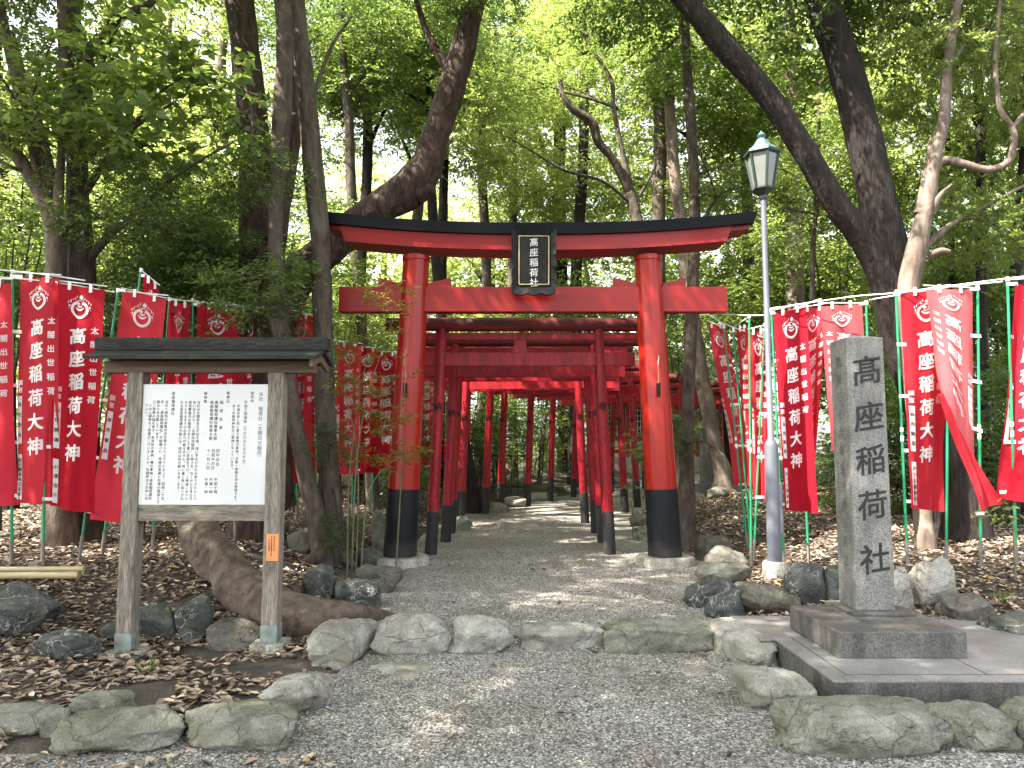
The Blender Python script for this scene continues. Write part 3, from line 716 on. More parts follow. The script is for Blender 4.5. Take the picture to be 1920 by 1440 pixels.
for V, F in cols: mb.add([plm(x, ph * .77 - y, .048) for x, y in V], F)
mb.build("gilt_lettering", M['silver'], brd, qo)

# small black cylinders on wires by the pillars
for px, py0, py1, lab in ((759, 655, 745, "small black cylinder hanging on a wire by the left gate pillar"), (1235, 668, 745, "small black cylinder hanging on a wire by the right gate pillar")):
    Y = GY - .34; a_, b_ = at(px, py0, Y), at(px, py1, Y)
    t = thing("hanging_canister", b_, lab, "canister", "black canisters on the gate pillars")
    mb = MB(); h_ = pxw(27, Y); mb.lathe([(.002, 0), (.026, .004), (.027, h_ - .006), (.02, h_), (.002, h_ + .004)], b_, 16); mb.build("canister", M['ink'], t, b_, True)
    mb = MB(); mb.tube(crom([b_ + (0, 0, h_), b_ + (.004, 0, h_ + .12), a_ - (0.01, 0, .1), a_ + (.015, 0.05, 0), a_ + (.02, .15, .03)], 5), .0035, 6); mb.build("wire", M['gold'], t, b_)

# ------------------------------------------------------------------ row of smaller torii
G4 = "small crimson torii over the path"
tor = thing("small_torii", (0, 0, 0), None, "torii gate", G4)
SP_, HT, NUK = 2.48, 3.15, 2.70
for s in (-1, 1):
    def leg(z): return np.array([s * (SP_ / 2 - .13 * z / HT), 0, z])
    mb = MB(); zz = np.linspace(.56, HT, 8); mb.tube([leg(z) for z in zz], [.083 - .007 * z / HT for z in zz], 18, lump=.02, seed=3 + s, lf=4); po = mb.build("post", M['crimson'], tor, sm=True)
    mb = MB(); zz = np.linspace(-.3, .565, 5); mb.tube([leg(z) for z in zz], .0865, 18, lump=.03, seed=8 + s, lf=6); mb.build("black_foot", M['black_worn'], po, sm=True)
    (V, F), = column("納" if s < 0 else "奉", 0, 0, 0, .135, .012, .06, edge=.1)
    mb = MB(); c_ = leg(2.03); th = V[:, 0] / .0825
    mb.add(np.stack([c_[0] + .0835 * np.sin(th), c_[1] - .0835 * np.cos(th), 2.03 - V[:, 1]], 1), F); mb.build("painted_character", M['ink'], po)
mb = MB(); xx = np.linspace(-1.9, 1.9, 14); mb.tube([(x, 0, HT + .05) for x in xx], .098, 18, lump=.04, seed=4, lf=3); mb.build("top_log", M['log'], tor, sm=True)
mb = MB(); mb.box((0, 0, HT - .125), (3.35, .10, .10), bev=.006); mb.build("lower_lintel", M['crimson'], tor)
mb = MB(); mb.box((0, 0, NUK), (3.25, .085, .19), bev=.006); mb.build("tie_beam", M['crimson'], tor)
mb = MB(); pl = [(-.105, NUK + .094), (.105, NUK + .094), (.075, HT - .176), (-.075, HT - .176)]; mb.prism(pl, lambda u, v, k: (u, .035 if k else -.035, v)); mb.build("centre_strut", M['crimson'], tor)
first = on(808, 1040)
spots = [(first, 0, 1.0), (on(836, 1016), 1, .99), (on(845, 1000), 2, 1.0), (on(863, 976), 9, .98), (on(910, 964), 17, 1.0), (on(937, 956), 24, .98), (on(988, 949), 31, .99),
         (on(1032, 940), 36, .97), (on(1076, 932), 38, .98)]
p9 = spots[-1][0]
for k in (1, 2, 3): spots.append((p9 + np.array([1.15, 1.35, .03]) * k * 1.05, 40 + k, .97))
words = ["first small torii, nearest behind the large gate, with a dark log on top", "second small torii, just behind the nearest small one", "third small torii, its posts bunched behind the first two",
         "fourth small torii, where the row starts to turn right", "fifth small torii along the turning path", "sixth small torii at the middle of the bend", "seventh small torii, its right post left of the thick gate pillar",
         "eighth small torii, its left post near the far bend", "ninth small torii, last whose left post stands in the gap", "tenth small torii, its roof log seen right of the slim trunk",
         "eleventh small torii, its log end over the stone lantern", "twelfth and farthest small torii before the shrine hall"]
for i, (p, a, sc) in enumerate(spots):
    o = tor if i == 0 else copy_tree(tor)
    a = -R(a); c = np.array([p[0] + math.cos(a) * SP_ / 2 * sc, p[1] + math.sin(a) * SP_ / 2 * sc])
    o.location = (c[0], c[1], float(path_z(c[:1], c[1:])[0]) + (random.uniform(-.06, .06) if i else .02)); o.rotation_euler = (0, 0, a + R(random.uniform(-1, 1)))
    o.scale = (sc, sc, sc); o['label'] = words[i]

# ------------------------------------------------------------------ notice board
bl, br = on(243, 1220), on(514, 1232)
BY = (bl[1] + br[1]) / 2 + .08
zb0 = gz((bl[0] + br[0]) / 2, BY)
xpl, xpr = at(254, 850, BY)[0], at(518, 850, BY)[0]
zt = at(390, 700, BY)[2]
board = thing("notice_board", ((xpl + xpr) / 2, BY, zb0), "weathered wooden notice board with a small roof and a white text panel", "notice board")
bo = tuple(board.location); pwid = pxw(29, BY)
zp0 = at(390, 946, BY)[2]; zp1 = at(390, 721, BY)[2]; zf0 = at(390, 976, BY)[2]
for s, x in ((-1, xpl), (1, xpr)):
    base_top = zb0 + (.04 if s < 0 else .10)
    mb = MB(); mb.box((x, BY, (base_top + zt) / 2), (pwid, pwid, zt - base_top), bev=.006); po = mb.build("post", M['wood'], board, bo)
    mb = MB(); hs = .125; mb.box((x, BY, base_top + hs / 2 + .002), (pwid + .006, pwid + .006, hs), bev=.002); mb.build("metal_shoe", M['copper'], po, bo)
    mb = MB(); mb.box((x + (.02 if s < 0 else 0), BY - (.02 if s < 0 else 0), base_top - .13), (.27 if s < 0 else .26, .25 if s < 0 else .24, .26), bev=.012, taper=.97); mb.build("concrete_footing", M['concrete'], board, bo)
    if s > 0:
        z0, z1 = at(512, 1052, BY - pwid / 2)[2], at(512, 1001, BY - pwid / 2)[2]; ox = at(511.5, 1020, BY - pwid / 2)[0]; ow = pxw(22, BY)
        mb = MB(); mb.box((ox, BY - pwid / 2 - .003, (z0 + z1) / 2), (ow, .006, z1 - z0), bev=.002); op = mb.build("orange_plate", M['orange'], po, bo)
        mb = MB(); r_ = random.Random(3)
        for u, v0, n_ in ((.012, .02, 9), (-.008, .02, 12), (-.026, .05, 7)):
            for k in range(n_): mb.box((ox + u, BY - pwid / 2 - .0068, z1 - v0 - k * .0125), (r_.uniform(.006, .009), .001, r_.uniform(.006, .010)))
        mb.build("plate_writing", M['ink'], op, bo)
mb = MB(); mb.box(((xpl + xpr) / 2, BY, (zp0 + zf0) / 2), (xpr - xpl - pwid - .002, pwid * .7, zp0 - zf0), bev=.004); mb.build("bottom_rail", M['wood_h'], board, bo)
mb = MB(); mb.box(((xpl + xpr) / 2 + .02, BY, zt + .045), (xpr - xpl + pwid + .42, pwid * .85, .09), bev=.005); mb.build("top_beam", M['wood_brown'], board, bo)
pw_, ph_ = xpr - xpl - pwid - .004, zp1 - zp0
mb = MB(); mb.box(((xpl + xpr) / 2, BY - .03, (zp0 + zp1) / 2), (pw_, .03, ph_ - .004), bev=.001); pan = mb.build("text_panel", M['panel'], board, bo)
L_ = [("末社　稲荷社（太閤出世稲荷）", 1325, 205, 46, 46, 1), ("御祭神", 1237, 195, 37, 34, 1), ("宇迦之御魂神（うかのみたまのかみ）", 1175, 280, 37, 36, 1), ("宇迦は食と同じ意で食物の意味。五穀・食物を司る神様です。", 1104, 318, 33, 31, 0),
      ("多くの稲荷神社のご祭神となっています。", 1058, 318, 33, 31, 0), ("祭典日", 997, 195, 38, 34, 0), ("稲　荷　社　祭", 935, 283, 40, 36, 0), ("高座稲荷講社春季大祭", 884, 283, 38, 36, 0), ("高座稲荷講社秋季大祭", 838, 283, 38, 36, 0),
      ("初午の日", 915, 740, 42, 38, 0), ("旧初午の日", 870, 740, 40, 37, 0), ("十一月八日", 823, 740, 40, 37, 0), ("午前十時", 905, 1012, 38, 36, 0), ("午後一時", 858, 1012, 38, 36, 0), ("午後一時", 812, 1012, 38, 36, 0),
      ("御神徳", 772, 197, 38, 34, 0), ("当社は太閤秀吉公が幼き頃、母に手をひかれお参りされたとの", 706, 282, 33.6, 32, 0), ("言い伝えから、〝太閤出世稲荷〟と称され、古くから立身出世・", 664, 282, 33.6, 32, 0),
      ("商売繁盛のお稲荷さまとして篤い信仰をうけ、ご神威にあやか", 622, 282, 33.6, 32, 0), ("ろうとする方々のお参りが絶えません。特に春と秋に執り行わ", 580, 282, 33.6, 32, 0), ("れる高座稲荷講社大祭には、境内は終日賑いを呈します。", 538, 282, 33.6, 32, 0),
      ("高座稲荷講社", 453, 197, 38, 35, 0), ("当社へ格別の崇敬の念を寄せられる方々によって、昭和二十五", 388, 278, 33.6, 32, 0), ("年、〝高座稲荷講社〟が組織され、神徳の宣揚と社運の隆昌とを", 346, 278, 33.6, 32, 0), ("図るため活動しています。", 306, 278, 33.6, 32, 0),
      ("○ご崇敬の誠を表す、朱鳥居の奉納・幟の奉納・高座稲荷講社", 266, 278, 33.6, 32, 0), ("　への入講等のご希望がございましたら、社務所までお申し出", 228, 278, 33.6, 32, 0), ("　下さい。", 190, 278, 33.6, 32, 0)]
sc = ph_ / 1140.0; scx = pw_ / 1243.0
for worn in (0, 1):
    cols = []
    for tx, x, y, st, sz, wn_ in L_:
        if wn_ == worn: cols += column(tx, (x - 150) * scx, (y - 110) * sc, st * sc, sz * sc, .004)
    flat_text(cols, ((xpl + xpr) / 2 - pw_ / 2, BY - .03 - .0165, zp1 - .002), (1, 0, 0), (0, 0, 1)).build("faded_heading" if worn else "notice_text", M['ink_worn' if worn else 'ink'], pan, bo)
# roof: two slopes + ridge board
zr = zt + .09; rl, rr = at(166, 690, BY - .25)[0], at(600, 690, BY - .25)[0]; rl = min(rl, xpl - .3); rr = xpr + .36
mb = MB()
for s in (-1, 1):
    a_ = [(0, zr + .10), (s * .25, zr + .018), (s * .25, zr - .006), (0, zr + .07)]
    if s > 0: a_ = a_[::-1]
    mb.prism(a_, lambda u, v, k: (rr if k else rl, BY + u, v))
mb.build("roof", M['roof'], board, bo)
mb = MB(); mb.box(((rl + rr) / 2, BY, zr + .135), (rr - rl + .06, .12, .105), bev=.01); mb.build("ridge_board", M['roof'], board, bo)
mb = MB()
for s in (-1, 1): 
    a_ = [(0, zr + .069), (s * .23, zr + .0), (s * .23, zr - .06), (0, zr + .0)]
    mb.prism(a_ if s < 0 else a_[::-1], lambda u, v, k: (rr - .03 if k else rr - .055, BY + u, v))
mb.build("gable_board", M['wood_brown'], board, bo)

# ------------------------------------------------------------------ lamp post
lf = on(1453, 1088); LY = lf[1] + .1; lx = at(1453, 1060, LY)[0]; lz = gz(lx, LY)
lamp = thing("street_lamp", (lx, LY, lz), "grey lamp post with a dark green six-sided lantern", "street lamp"); lo = (lx, LY, lz)
def lz_(py): return at(1445, py, LY)[2] - lz
lx2 = 0
mb = MB(); z = lz_(1052); mb.lathe([(.125, -.3), (.13, z - .02), (.118, z), (.02, z)], lo, 20); mb.build("concrete_base", M['concrete'], lamp, lo, True)
mb = MB(); z1_, z2_ = lz_(838), lz_(372); mb.lathe([(.078, z - .02), (.074, z1_), (.062, z1_ + .05), (.034, z1_ + .09), (.032, z2_), (.03, z2_ + .02)], lo, 24); post = mb.build("post", M['steel'], lamp, lo, True)
mb = MB(); mb.box((lx + .066, LY - .045, lz + (lz_(1000) + lz_(905)) / 2), (.045, .03, lz_(905) - lz_(1000)), bev=.008); mb.build("access_cover", M['steel'], post, lo)
zb_, zt_ = lz_(356), lz_(290)
hd = MB(); hd.lathe([(.034, z2_ - .03), (.05, z2_), (.05, z2_ + .03), (.12, zb_), (.12, zb_ + .02)], lo, 6, R(30)); lant = hd.build("lantern_base", M['lampgreen'], lamp, lo)
gl = MB(); gl.lathe([(.108, zb_ + .018), (.178, zt_)], lo, 6, R(30)); gl.build("lamp_glass", M['lampglass'], lamp, lo)
fr = MB()
for k in range(6):
    a = R(30 + 60 * k); c, s = math.cos(a), math.sin(a)
    fr.tube([(lx + .112 * c, LY + .112 * s, lz + zb_ + .015), (lx + .184 * c, LY + .184 * s, lz + zt_)], .0155, 6)
    a2 = R(90 + 60 * k); c2, s2 = math.cos(a2), math.sin(a2)
    fr.tube([(lx + .182 * c, LY + .182 * s, lz + zt_ - .01), (lx + .182 * c2, LY + .182 * s2, lz + zt_ - .01)], .013, 6)
fr.build("lantern_frame", M['lampgreen'], lamp, lo)
rf = MB(); rf.lathe([(.205, zt_ - .012), (.212, zt_), (.20, zt_ + .03)], lo, 6, R(30)); rf.build("roof_rim", M['lampgreen'], lamp, lo)
zq = lz_(245); rf = MB(); rf.lathe([(.19, zt_ + .029), (.09, zt_ + .12), (.062, zt_ + .17), (.05, zt_ + .175)], lo, 6, R(30)); rf.lathe([(.05, zt_ + .174), (.03, zt_ + .19), (.045, zt_ + .215), (.05, zt_ + .225), (.028, zt_ + .25), (.003, zq)], lo, 12); rf.build("lantern_roof", M['lamproof'], lamp, lo)

# ------------------------------------------------------------------ low bamboo rail at the left
p = on(62, 1090); BYR = p[1]
t = thing("bamboo_rail", (p[0], BYR, p[2]), "low rail of two dry bamboo poles tied to a short wooden post", "bamboo rail"); ro = tuple(p)
for py, px1, r_ in ((1066, 158, .022), (1078, 148, .034)):
    a_, b_ = at(-120, py + 2, BYR - .02), at(px1, py, BYR - .02); q = MB(); n_ = 22
    pts = [a_ + (b_ - a_) * k / n_ for k in range(n_ + 1)]; rad = [r_ * (1.10 if k % 6 == 3 else 1) for k in range(n_ + 1)]
    q.tube(pts, rad, 14); q.build("bamboo_pole", M['bamboo'], t, ro, True)
mb = MB(); c_ = at(65, 1080, BYR + .05); mb.box((c_[0], BYR + .05, c_[2] - .05), (.09, .07, .36), bev=.008); mb.build("stake", M['wood'], t, ro)
# ------------------------------------------------------------------ prayer banners
BIG, SMALL = "高座稲荷大神", "太閤出世稲荷"
def emblem():
    """flaming jewel: ring, two inner arcs, flames round it; unit = banner width, centre 0,0, y down"""
    out = []
    def band(pts, w):
        P = np.array(pts); T = np.gradient(P, axis=0); T /= np.linalg.norm(T, axis=1)[:, None] + 1e-9; Nn = np.stack([-T[:, 1], T[:, 0]], 1)
        w = np.broadcast_to(np.asarray(w, float), (len(P),))[:, None]
        V = np.concatenate([P + Nn * w, P - Nn * w]); n = len(P)
        out.append((V, [(i, i + 1, n + i + 1, n + i) for i in range(n - 1)]))
    r = .165
    band([(r * math.sin(a), -r * math.cos(a)) for a in np.linspace(.28, 2 * math.pi - .10, 34)], .028)
    band([(-.015, -r + .005), (-.02, -r + .04), (-.035, -r + .055)], [.026, .02, .006])
    for yy, hw, dp, w in ((-.105, .062, .030, .020), (-.055, .095, .052, .021)):
        T = np.linspace(-1, 1, 11); band([(hw * t, yy + dp * (1 - t * t)) for t in T], w * (1.02 - np.abs(T) ** 3))
    T = np.linspace(-1, 1, 7); band([(.055 * t, -.215 + .022 * t * t) for t in T], .011 * (1.1 - np.abs(T)))
    band([(.02, -.245), (.028, -.275), (.02, -.305), (.035, -.345)], [.036, .042, .026, .002])
    for sx in (-1, 1):
        for x, y, l, w in ((.06, -.29, .06, .010), (.105, -.235, .055, .009), (.075, -.215, .03, .006), (.15, -.205, .04, .008), (.19, -.165, .075, .012), (.235, -.14, .06, .010), (.215, -.06, .05, .018), (.225, -.005, .02, .008)):
            band([(sx * (x - .01), y + l * .5), (sx * (x + .008), y + l * .1), (sx * (x - .006), y - l * .2), (sx * (x + .006), y - l * .55)], [.3 * w, w, .8 * w, .15 * w])
    return out
EMB = emblem()
CH = {}
def flag_cols(asp, strip1, strip2):
    """writing of one banner in (u 0..1, y in widths); asp = height / width"""
    cols = [(V + (.5, .105 * asp), F) for V, F in EMB]
    for ch, v in zip(BIG, (.225, .328, .432, .538, .643, .75)): cols += column(ch, .48, v * asp, 0, .385, .028, .18, .1)
    for ch, v in zip(SMALL, (.19, .253, .315, .377, .44, .502)): cols += column(ch, .83, v * asp, 0, .17, .02, .12, .1)
    for ch, v in zip("願意", (.476, .509)): cols += column(ch, .10, v * asp, 0, .125, .012, .08, .1)
    box = []; ink = []
    for (v0, v1, tx) in ((.536, .742, strip1), (.79, .985, strip2)):
        if not tx: continue
        n = 12; V = []; 
        for i in range(n + 1): V += [(.045, (v0 + (v1 - v0) * i / n) * asp), (.155, (v0 + (v1 - v0) * i / n) * asp)]
        box.append((np.array(V), [(2 * i, 2 * i + 1, 2 * i + 3, 2 * i + 2) for i in range(n)]))
        st = (v1 - v0) * .86 * asp / len(tx); st = min(st, .15) if len(tx) > 4 else st
        m0 = (v0 + v1) / 2 * asp - st * (len(tx) - 1) / 2
        ink += column(tx, .10, m0, st, min(.095, st * .95), .012, .08, .1)
    return cols, box, ink
def banner(label, pole, cor, mat='cloth', mirror=False, strips=("商売繁昌", ""), amp=.03, group=None, seed=0, tuck=0.0, paler=False, side=None, poleless=False, twist=0.0):
    """pole = (top px, top py, base px, base py, Y); cor = four corners (px, py, Y): top left, top right, bottom left, bottom right"""
    tpx, tpy, bpx, bpy_, Y = pole
    b = at(bpx, bpy_, Y); b[2] = gz(b[0], b[1]); tp = at(tpx, tpy, Y + .02)
    o = thing("nobori_banner", b, label, "banner", group)
    d = tp - b; L = np.linalg.norm(d); d /= L
    mb = MB(); mb.tube([b + d * .22, b + d * L * .45, b + d * L * .46, tp], [.0145, .0145, .0125, .0125], 10); pl = mb.build("pole", M['polegreen'], o, b, True)
    mb = MB(); mb.tube([b - d * .15, b + d * .26], .0185, 10); mb.build("ground_sleeve", M['sleeve'], pl, b, True)
    mb = MB(); mb.tube([b + d * L * .45, b + d * L * .47], .0165, 10); mb.tube([b + d * L * .485, b + d * L * .50], .0165, 10); mb.build("pole_joint", M['white'], pl, b, True)
    mb = MB(); mb.tube([tp - d * .03, tp + d * .012], .0185, 10); mb.build("pole_cap", M['white'], pl, b, True)
    C = [at(*c) for c in cor]; TL, TR, BL, BR = C
    W = np.linalg.norm(TR - TL); H = np.linalg.norm((BL + BR) / 2 - (TL + TR) / 2); asp = 2.25 / .46
    r_ = np.random.default_rng(seed + 5); p1, p2, p3 = r_.uniform(0, 6.28, 3); f1 = r_.uniform(.7, 1.2)
    nrm = np.cross(TR - TL, BL - TL); nrm /= np.linalg.norm(nrm)
    if nrm[1] > 0: nrm = -nrm              # towards the viewer's side
    def surf(u, v):
        u = np.asarray(u, float); v = np.asarray(v, float)
        q = (TL * ((1 - u) * (1 - v))[:, None] + TR * (u * (1 - v))[:, None] + BL * ((1 - u) * v)[:, None] + BR * (u * v)[:, None])
        k = 1.9 * amp * (.3 + .9 * v)
        w = k * (np.sin(6.28 * f1 * u + p1 + 2.2 * v) + .45 * np.sin(6.28 * 2.1 * u + p2 + 1.3 * v) + .5 * np.sin(5.0 * v + p3 + 2 * u) + .3 * np.sin(9 * v - 7 * u + p1) + .22 * vn(np.stack([u * 4 + seed, v * 7, 0 * u], 1), seed)) + tuck * np.exp(-((u - .5) / .16) ** 2) * (.3 + v)
        q = q + nrm * w[:, None]
        q[:, 2] -= .012 * np.sin(u * math.pi * 3) ** 2 * (1 - v)
        return q
    nu, nv = 22, 56
    U, Vv = np.meshgrid(np.linspace(0, 1, nu), np.linspace(0, 1, nv)); V = surf(U.ravel(), Vv.ravel())
    i = np.arange(nu * nv).reshape(nv, nu)
    F = np.stack([i[:-1, :-1].ravel(), i[1:, :-1].ravel(), i[1:, 1:].ravel(), i[:-1, 1:].ravel()], 1)
    cl = link("cloth", mesh_np("cloth", V - b, F, M[mat], True), o)
    key = strips
    if key not in CH: CH[key] = flag_cols(asp, *strips)
    cols, box, ink = CH[key]
    def put(lst, name, m, lift):
        if not lst: return
        mb = MB()
        for V2, F2 in lst:
            u = V2[:, 0]; v = V2[:, 1] / asp
            if mirror: u = 1 - u
            q0 = surf(u, v); e = 1e-3
            du = surf(u + e, v) - q0; dv = surf(u, v + e) - q0
            n = np.cross(du, dv); n /= np.linalg.norm(n, axis=1)[:, None] + 1e-12
            n *= np.where((n @ nrm) < 0, -1, 1)[:, None]
            mb.add(q0 + n * lift, F2)
        mb.build(name, M[m], cl, b)
    put(cols, "printed_lettering", 'letter_pink' if paler else 'letter', .0045)
    put(box, "name_strip", 'letter_pink' if paler else 'letter', .0045)
    put(ink, "strip_writing", 'ink_worn' if paler else 'ink', .0075)
    if side is None: side = 0 if abs(tpx - cor[0][0]) < abs(tpx - cor[1][0]) else 1
    for v in (.0, .25, .49, .74, .97):           # tapes tying the cloth to its pole
        e_ = surf(np.array([float(side)]), np.array([v]))[0]; k = (e_[2] - b[2]) / d[2] ; pp = b + d * k
        if np.linalg.norm(pp - e_) > .35: continue
        g = e_ + (surf(np.array([.12 if side == 0 else .88]), np.array([v]))[0] - e_) * .5 + nrm * .004
        mb = MB(); w = .016; q = pp + nrm * .016 + (pp - e_) / (np.linalg.norm(pp - e_) + 1e-6) * .018
        mb.add([q + (0, 0, w), q - (0, 0, w), g - (0, 0, w), g + (0, 0, w), q + (0, 0, w) - nrm * .004, q - (0, 0, w) - nrm * .004, g - (0, 0, w) - nrm * .004, g + (0, 0, w) - nrm * .004],
               [(0, 1, 2, 3), (7, 6, 5, 4), (0, 4, 5, 1), (1, 5, 6, 2), (2, 6, 7, 3), (3, 7, 4, 0)]); mb.build("pole_tie", M['white'], o, b)
    A_ = tp - d * .015; E_ = (TR if side == 0 else TL) + (0, 0, .035)
    mb = MB(); mb.tube([A_ + nrm * .012, E_ + nrm * .004 + (E_ - A_) * .04], .0065, 8); mb.build("top_rod", M['white'], o, b, True)
    for u in (.28, .72):
        e_ = surf(np.array([u]), np.array([.012]))[0]
        mb = MB(); mb.box(e_ + (0, 0, .02) + nrm * .008, (.03, .006, .085)); mb.build("hanging_tab", M['white'], o, b)
    return o
GL_, GR_ = "red prayer banners along the left bank", "red prayer banners along the right bank"
S1, S2, S3, S4, S5 = ("商売繁昌", "新光醸商株式会社"), ("出世開運", "小澤浩介"), ("商売繁昌", ""), ("商売繁昌", "あつた蓬莱軒"), ("家内安全", "")
# left row, near to far
banner("red banner cut by the left picture edge, leftmost of the left row", (-62, 518, -58, 1062, 7.0), [(-56, 528, 6.95), (20, 530, 7.0), (-60, 950, 6.95), (28, 948, 7.0)], group=GL_, seed=1, strips=S5, amp=.02)
banner("tall red banner between the two leftmost green poles, lower strip in black brush characters", (24, 508, 22, 1056, 7.05), [(36, 517, 7.05), (112, 522, 7.1), (30, 942, 7.05), (106, 948, 7.1)], group=GL_, seed=2, strips=S1, amp=.02)
banner("tall red banner right of the second green pole, beneath dark overhanging leaves", (92, 522, 80, 1060, 7.1), [(104, 530, 7.1), (197, 543, 7.2), (92, 948, 7.1), (176, 964, 7.2)], group=GL_, seed=3, strips=S2, amp=.022)
banner("slanted red banner on a strongly leaning pole, behind the notice board's left post", (222, 543, 148, 1052, 7.4), [(230, 543, 7.4), (312, 560, 7.5), (174, 972, 7.35), (268, 992, 7.45)], group=GL_, seed=4, strips=S3, amp=.025)
banner("folded small red scrap of banner on a pole behind the slanted one", (265, 505, 190, 1052, 7.9), [(270, 515, 7.9), (298, 540, 8.0), (232, 930, 7.9), (262, 940, 8.0)], group=GL_, seed=5, mat='cloth_dark', amp=.02)
banner("narrow folded red banner right of the slanted one, above the notice board roof", (318, 560, 285, 1042, 8.1), [(316, 564, 8.1), (360, 570, 8.3), (300, 950, 8.0), (352, 955, 8.3)], group=GL_, seed=6, amp=.05)
banner("red banner with a full flame emblem above the middle of the notice board roof", (362, 562, 350, 1040, 8.3), [(370, 570, 8.3), (446, 577, 8.5), (362, 946, 8.3), (440, 950, 8.5)], group=GL_, seed=7, amp=.025)
banner("deep red banner half covered by leaves beside the thick plated trunk", (440, 572, 440, 1030, 8.9), [(444, 578, 8.9), (480, 584, 9.2), (444, 935, 8.9), (482, 936, 9.2)], group=GL_, seed=8, mat='cloth_dark', amp=.04)
banner("red banner just left of the bent twin trunk, above the board roof", (484, 590, 480, 1020, 9.4), [(490, 596, 9.4), (536, 600, 9.6), (488, 930, 9.4), (534, 930, 9.6)], group=GL_, seed=9, amp=.03)
banner("red banner seen between the twin trunks", (592, 588, 592, 1000, 10.2), [(544, 590, 10.3), (588, 592, 10.2), (546, 905, 10.3), (588, 908, 10.2)], group=GL_, seed=10, amp=.03)
banner("red banner directly right of the twin trunks, first beyond the board roof", (628, 636, 622, 985, 11.6), [(632, 645, 11.6), (678, 648, 11.8), (630, 890, 11.6), (674, 890, 11.8)], group=GL_, seed=11, amp=.03)
banner("narrow red banner behind the bamboo-like shrub, second right of the twin trunks", (664, 648, 660, 975, 12.3), [(666, 652, 12.3), (712, 656, 12.6), (664, 888, 12.3), (710, 886, 12.6)], group=GL_, seed=12, amp=.045, mat='cloth_dark')
banner("red banner half hidden by the left gate pillar, beside the bamboo-like shrub", (700, 656, 698, 968, 13.2), [(702, 660, 13.2), (748, 664, 13.5), (702, 880, 13.2), (746, 878, 13.5)], group=GL_, seed=13, amp=.04)
banner("distant red banner between the left gate pillar and the first torii post", (786, 672, 784, 955, 15.0), [(788, 678, 15.0), (816, 680, 15.2), (786, 872, 15.0), (814, 872, 15.2)], group=GL_, seed=14, amp=.02)
banner("farthest red banner of the left row, behind the third torii post", (836, 692, 836, 940, 16.6), [(838, 696, 16.6), (884, 700, 16.9), (836, 866, 16.6), (882, 864, 16.9)], group=GL_, seed=15, amp=.05)
banner("red banner glimpsed between the right twin trunk and the notice board's right post", (556, 640, 556, 1000, 11.0), [(574, 642, 11.2), (624, 644, 11.3), (574, 886, 11.2), (622, 888, 11.3)], group=GL_, seed=16, amp=.03, mat='cloth_dark')
banner("red banner between the reed-like shrub and the left gate pillar's inner side", (742, 664, 742, 960, 14.2), [(744, 668, 14.2), (786, 672, 14.5), (744, 876, 14.2), (784, 874, 14.5)], group=GL_, seed=17, amp=.03)
# right row, near to far
banner("red banner cut by the right picture edge, rightmost of the right row", (1889, 522, 1905, 1052, 7.0), [(1902, 532, 7.0), (1985, 526, 6.95), (1878, 935, 7.0), (1960, 950, 6.9)], group=GR_, seed=21, strips=S5, amp=.03)
banner("faded pink banner seen from its back, its lower end blown to the right", (1833, 538, 1838, 1042, 7.15), [(1736, 542, 7.15), (1824, 541, 7.15), (1766, 745, 7.1), (1832, 905, 7.15)], mat='cloth_pink', mirror=True, group=GR_, seed=22, strips=S5, amp=.015, paler=True, side=1)
banner("bright red banner right of the stone monument with black writing on white strips", (1680, 549, 1701, 1044, 7.3), [(1690, 546, 7.3), (1778, 541, 7.34), (1703, 952, 7.3), (1772, 960, 7.38)], group=GR_, seed=23, strips=S4, amp=.018)
banner("faded pink banner seen from its back, behind the top of the stone monument", (1624, 566, 1640, 1042, 7.9), [(1538, 574, 8.0), (1617, 568, 7.9), (1558, 846, 8.0), (1632, 850, 7.9)], mat='cloth_pink', mirror=True, group=GR_, seed=24, strips=S3, amp=.02, paler=True, side=1)
banner("red banner half covered between the lamp post banner and the faded one", (1494, 576, 1516, 1040, 8.3), [(1498, 578, 8.3), (1552, 574, 8.2), (1512, 930, 8.3), (1530, 845, 8.2)], group=GR_, seed=25, amp=.035, strips=S3)
banner("tall red banner right of the lamp post with black writing on white strips", (1446, 580, 1470, 1040, 8.15), [(1450, 586, 8.15), (1512, 574, 8.1), (1468, 956, 8.15), (1532, 962, 8.1)], group=GR_, seed=26, strips=S4, amp=.025)
banner("red banner left of the lamp post, behind the straight green pole", (1434, 608, 1412, 1008, 9.2), [(1404, 622, 9.3), (1436, 618, 9.2), (1412, 930, 9.3), (1446, 942, 9.2)], group=GR_, seed=27, amp=.03, mat='cloth_dark', strips=S3)
banner("narrow red banner behind the straight green pole left of the lamp post", (1405, 592, 1408, 1036, 8.8), [(1380, 616, 9.7), (1406, 612, 9.4), (1398, 905, 9.7), (1420, 912, 9.4)], group=GR_, seed=28, amp=.04, strips=S3)
banner("slanting red banner seen nearly edge-on, leftmost of the right row", (1357, 612, 1402, 1010, 9.8), [(1328, 606, 10.3), (1360, 610, 9.9), (1384, 908, 10.3), (1426, 915, 9.9)], group=GR_, seed=29, amp=.02, strips=S3)
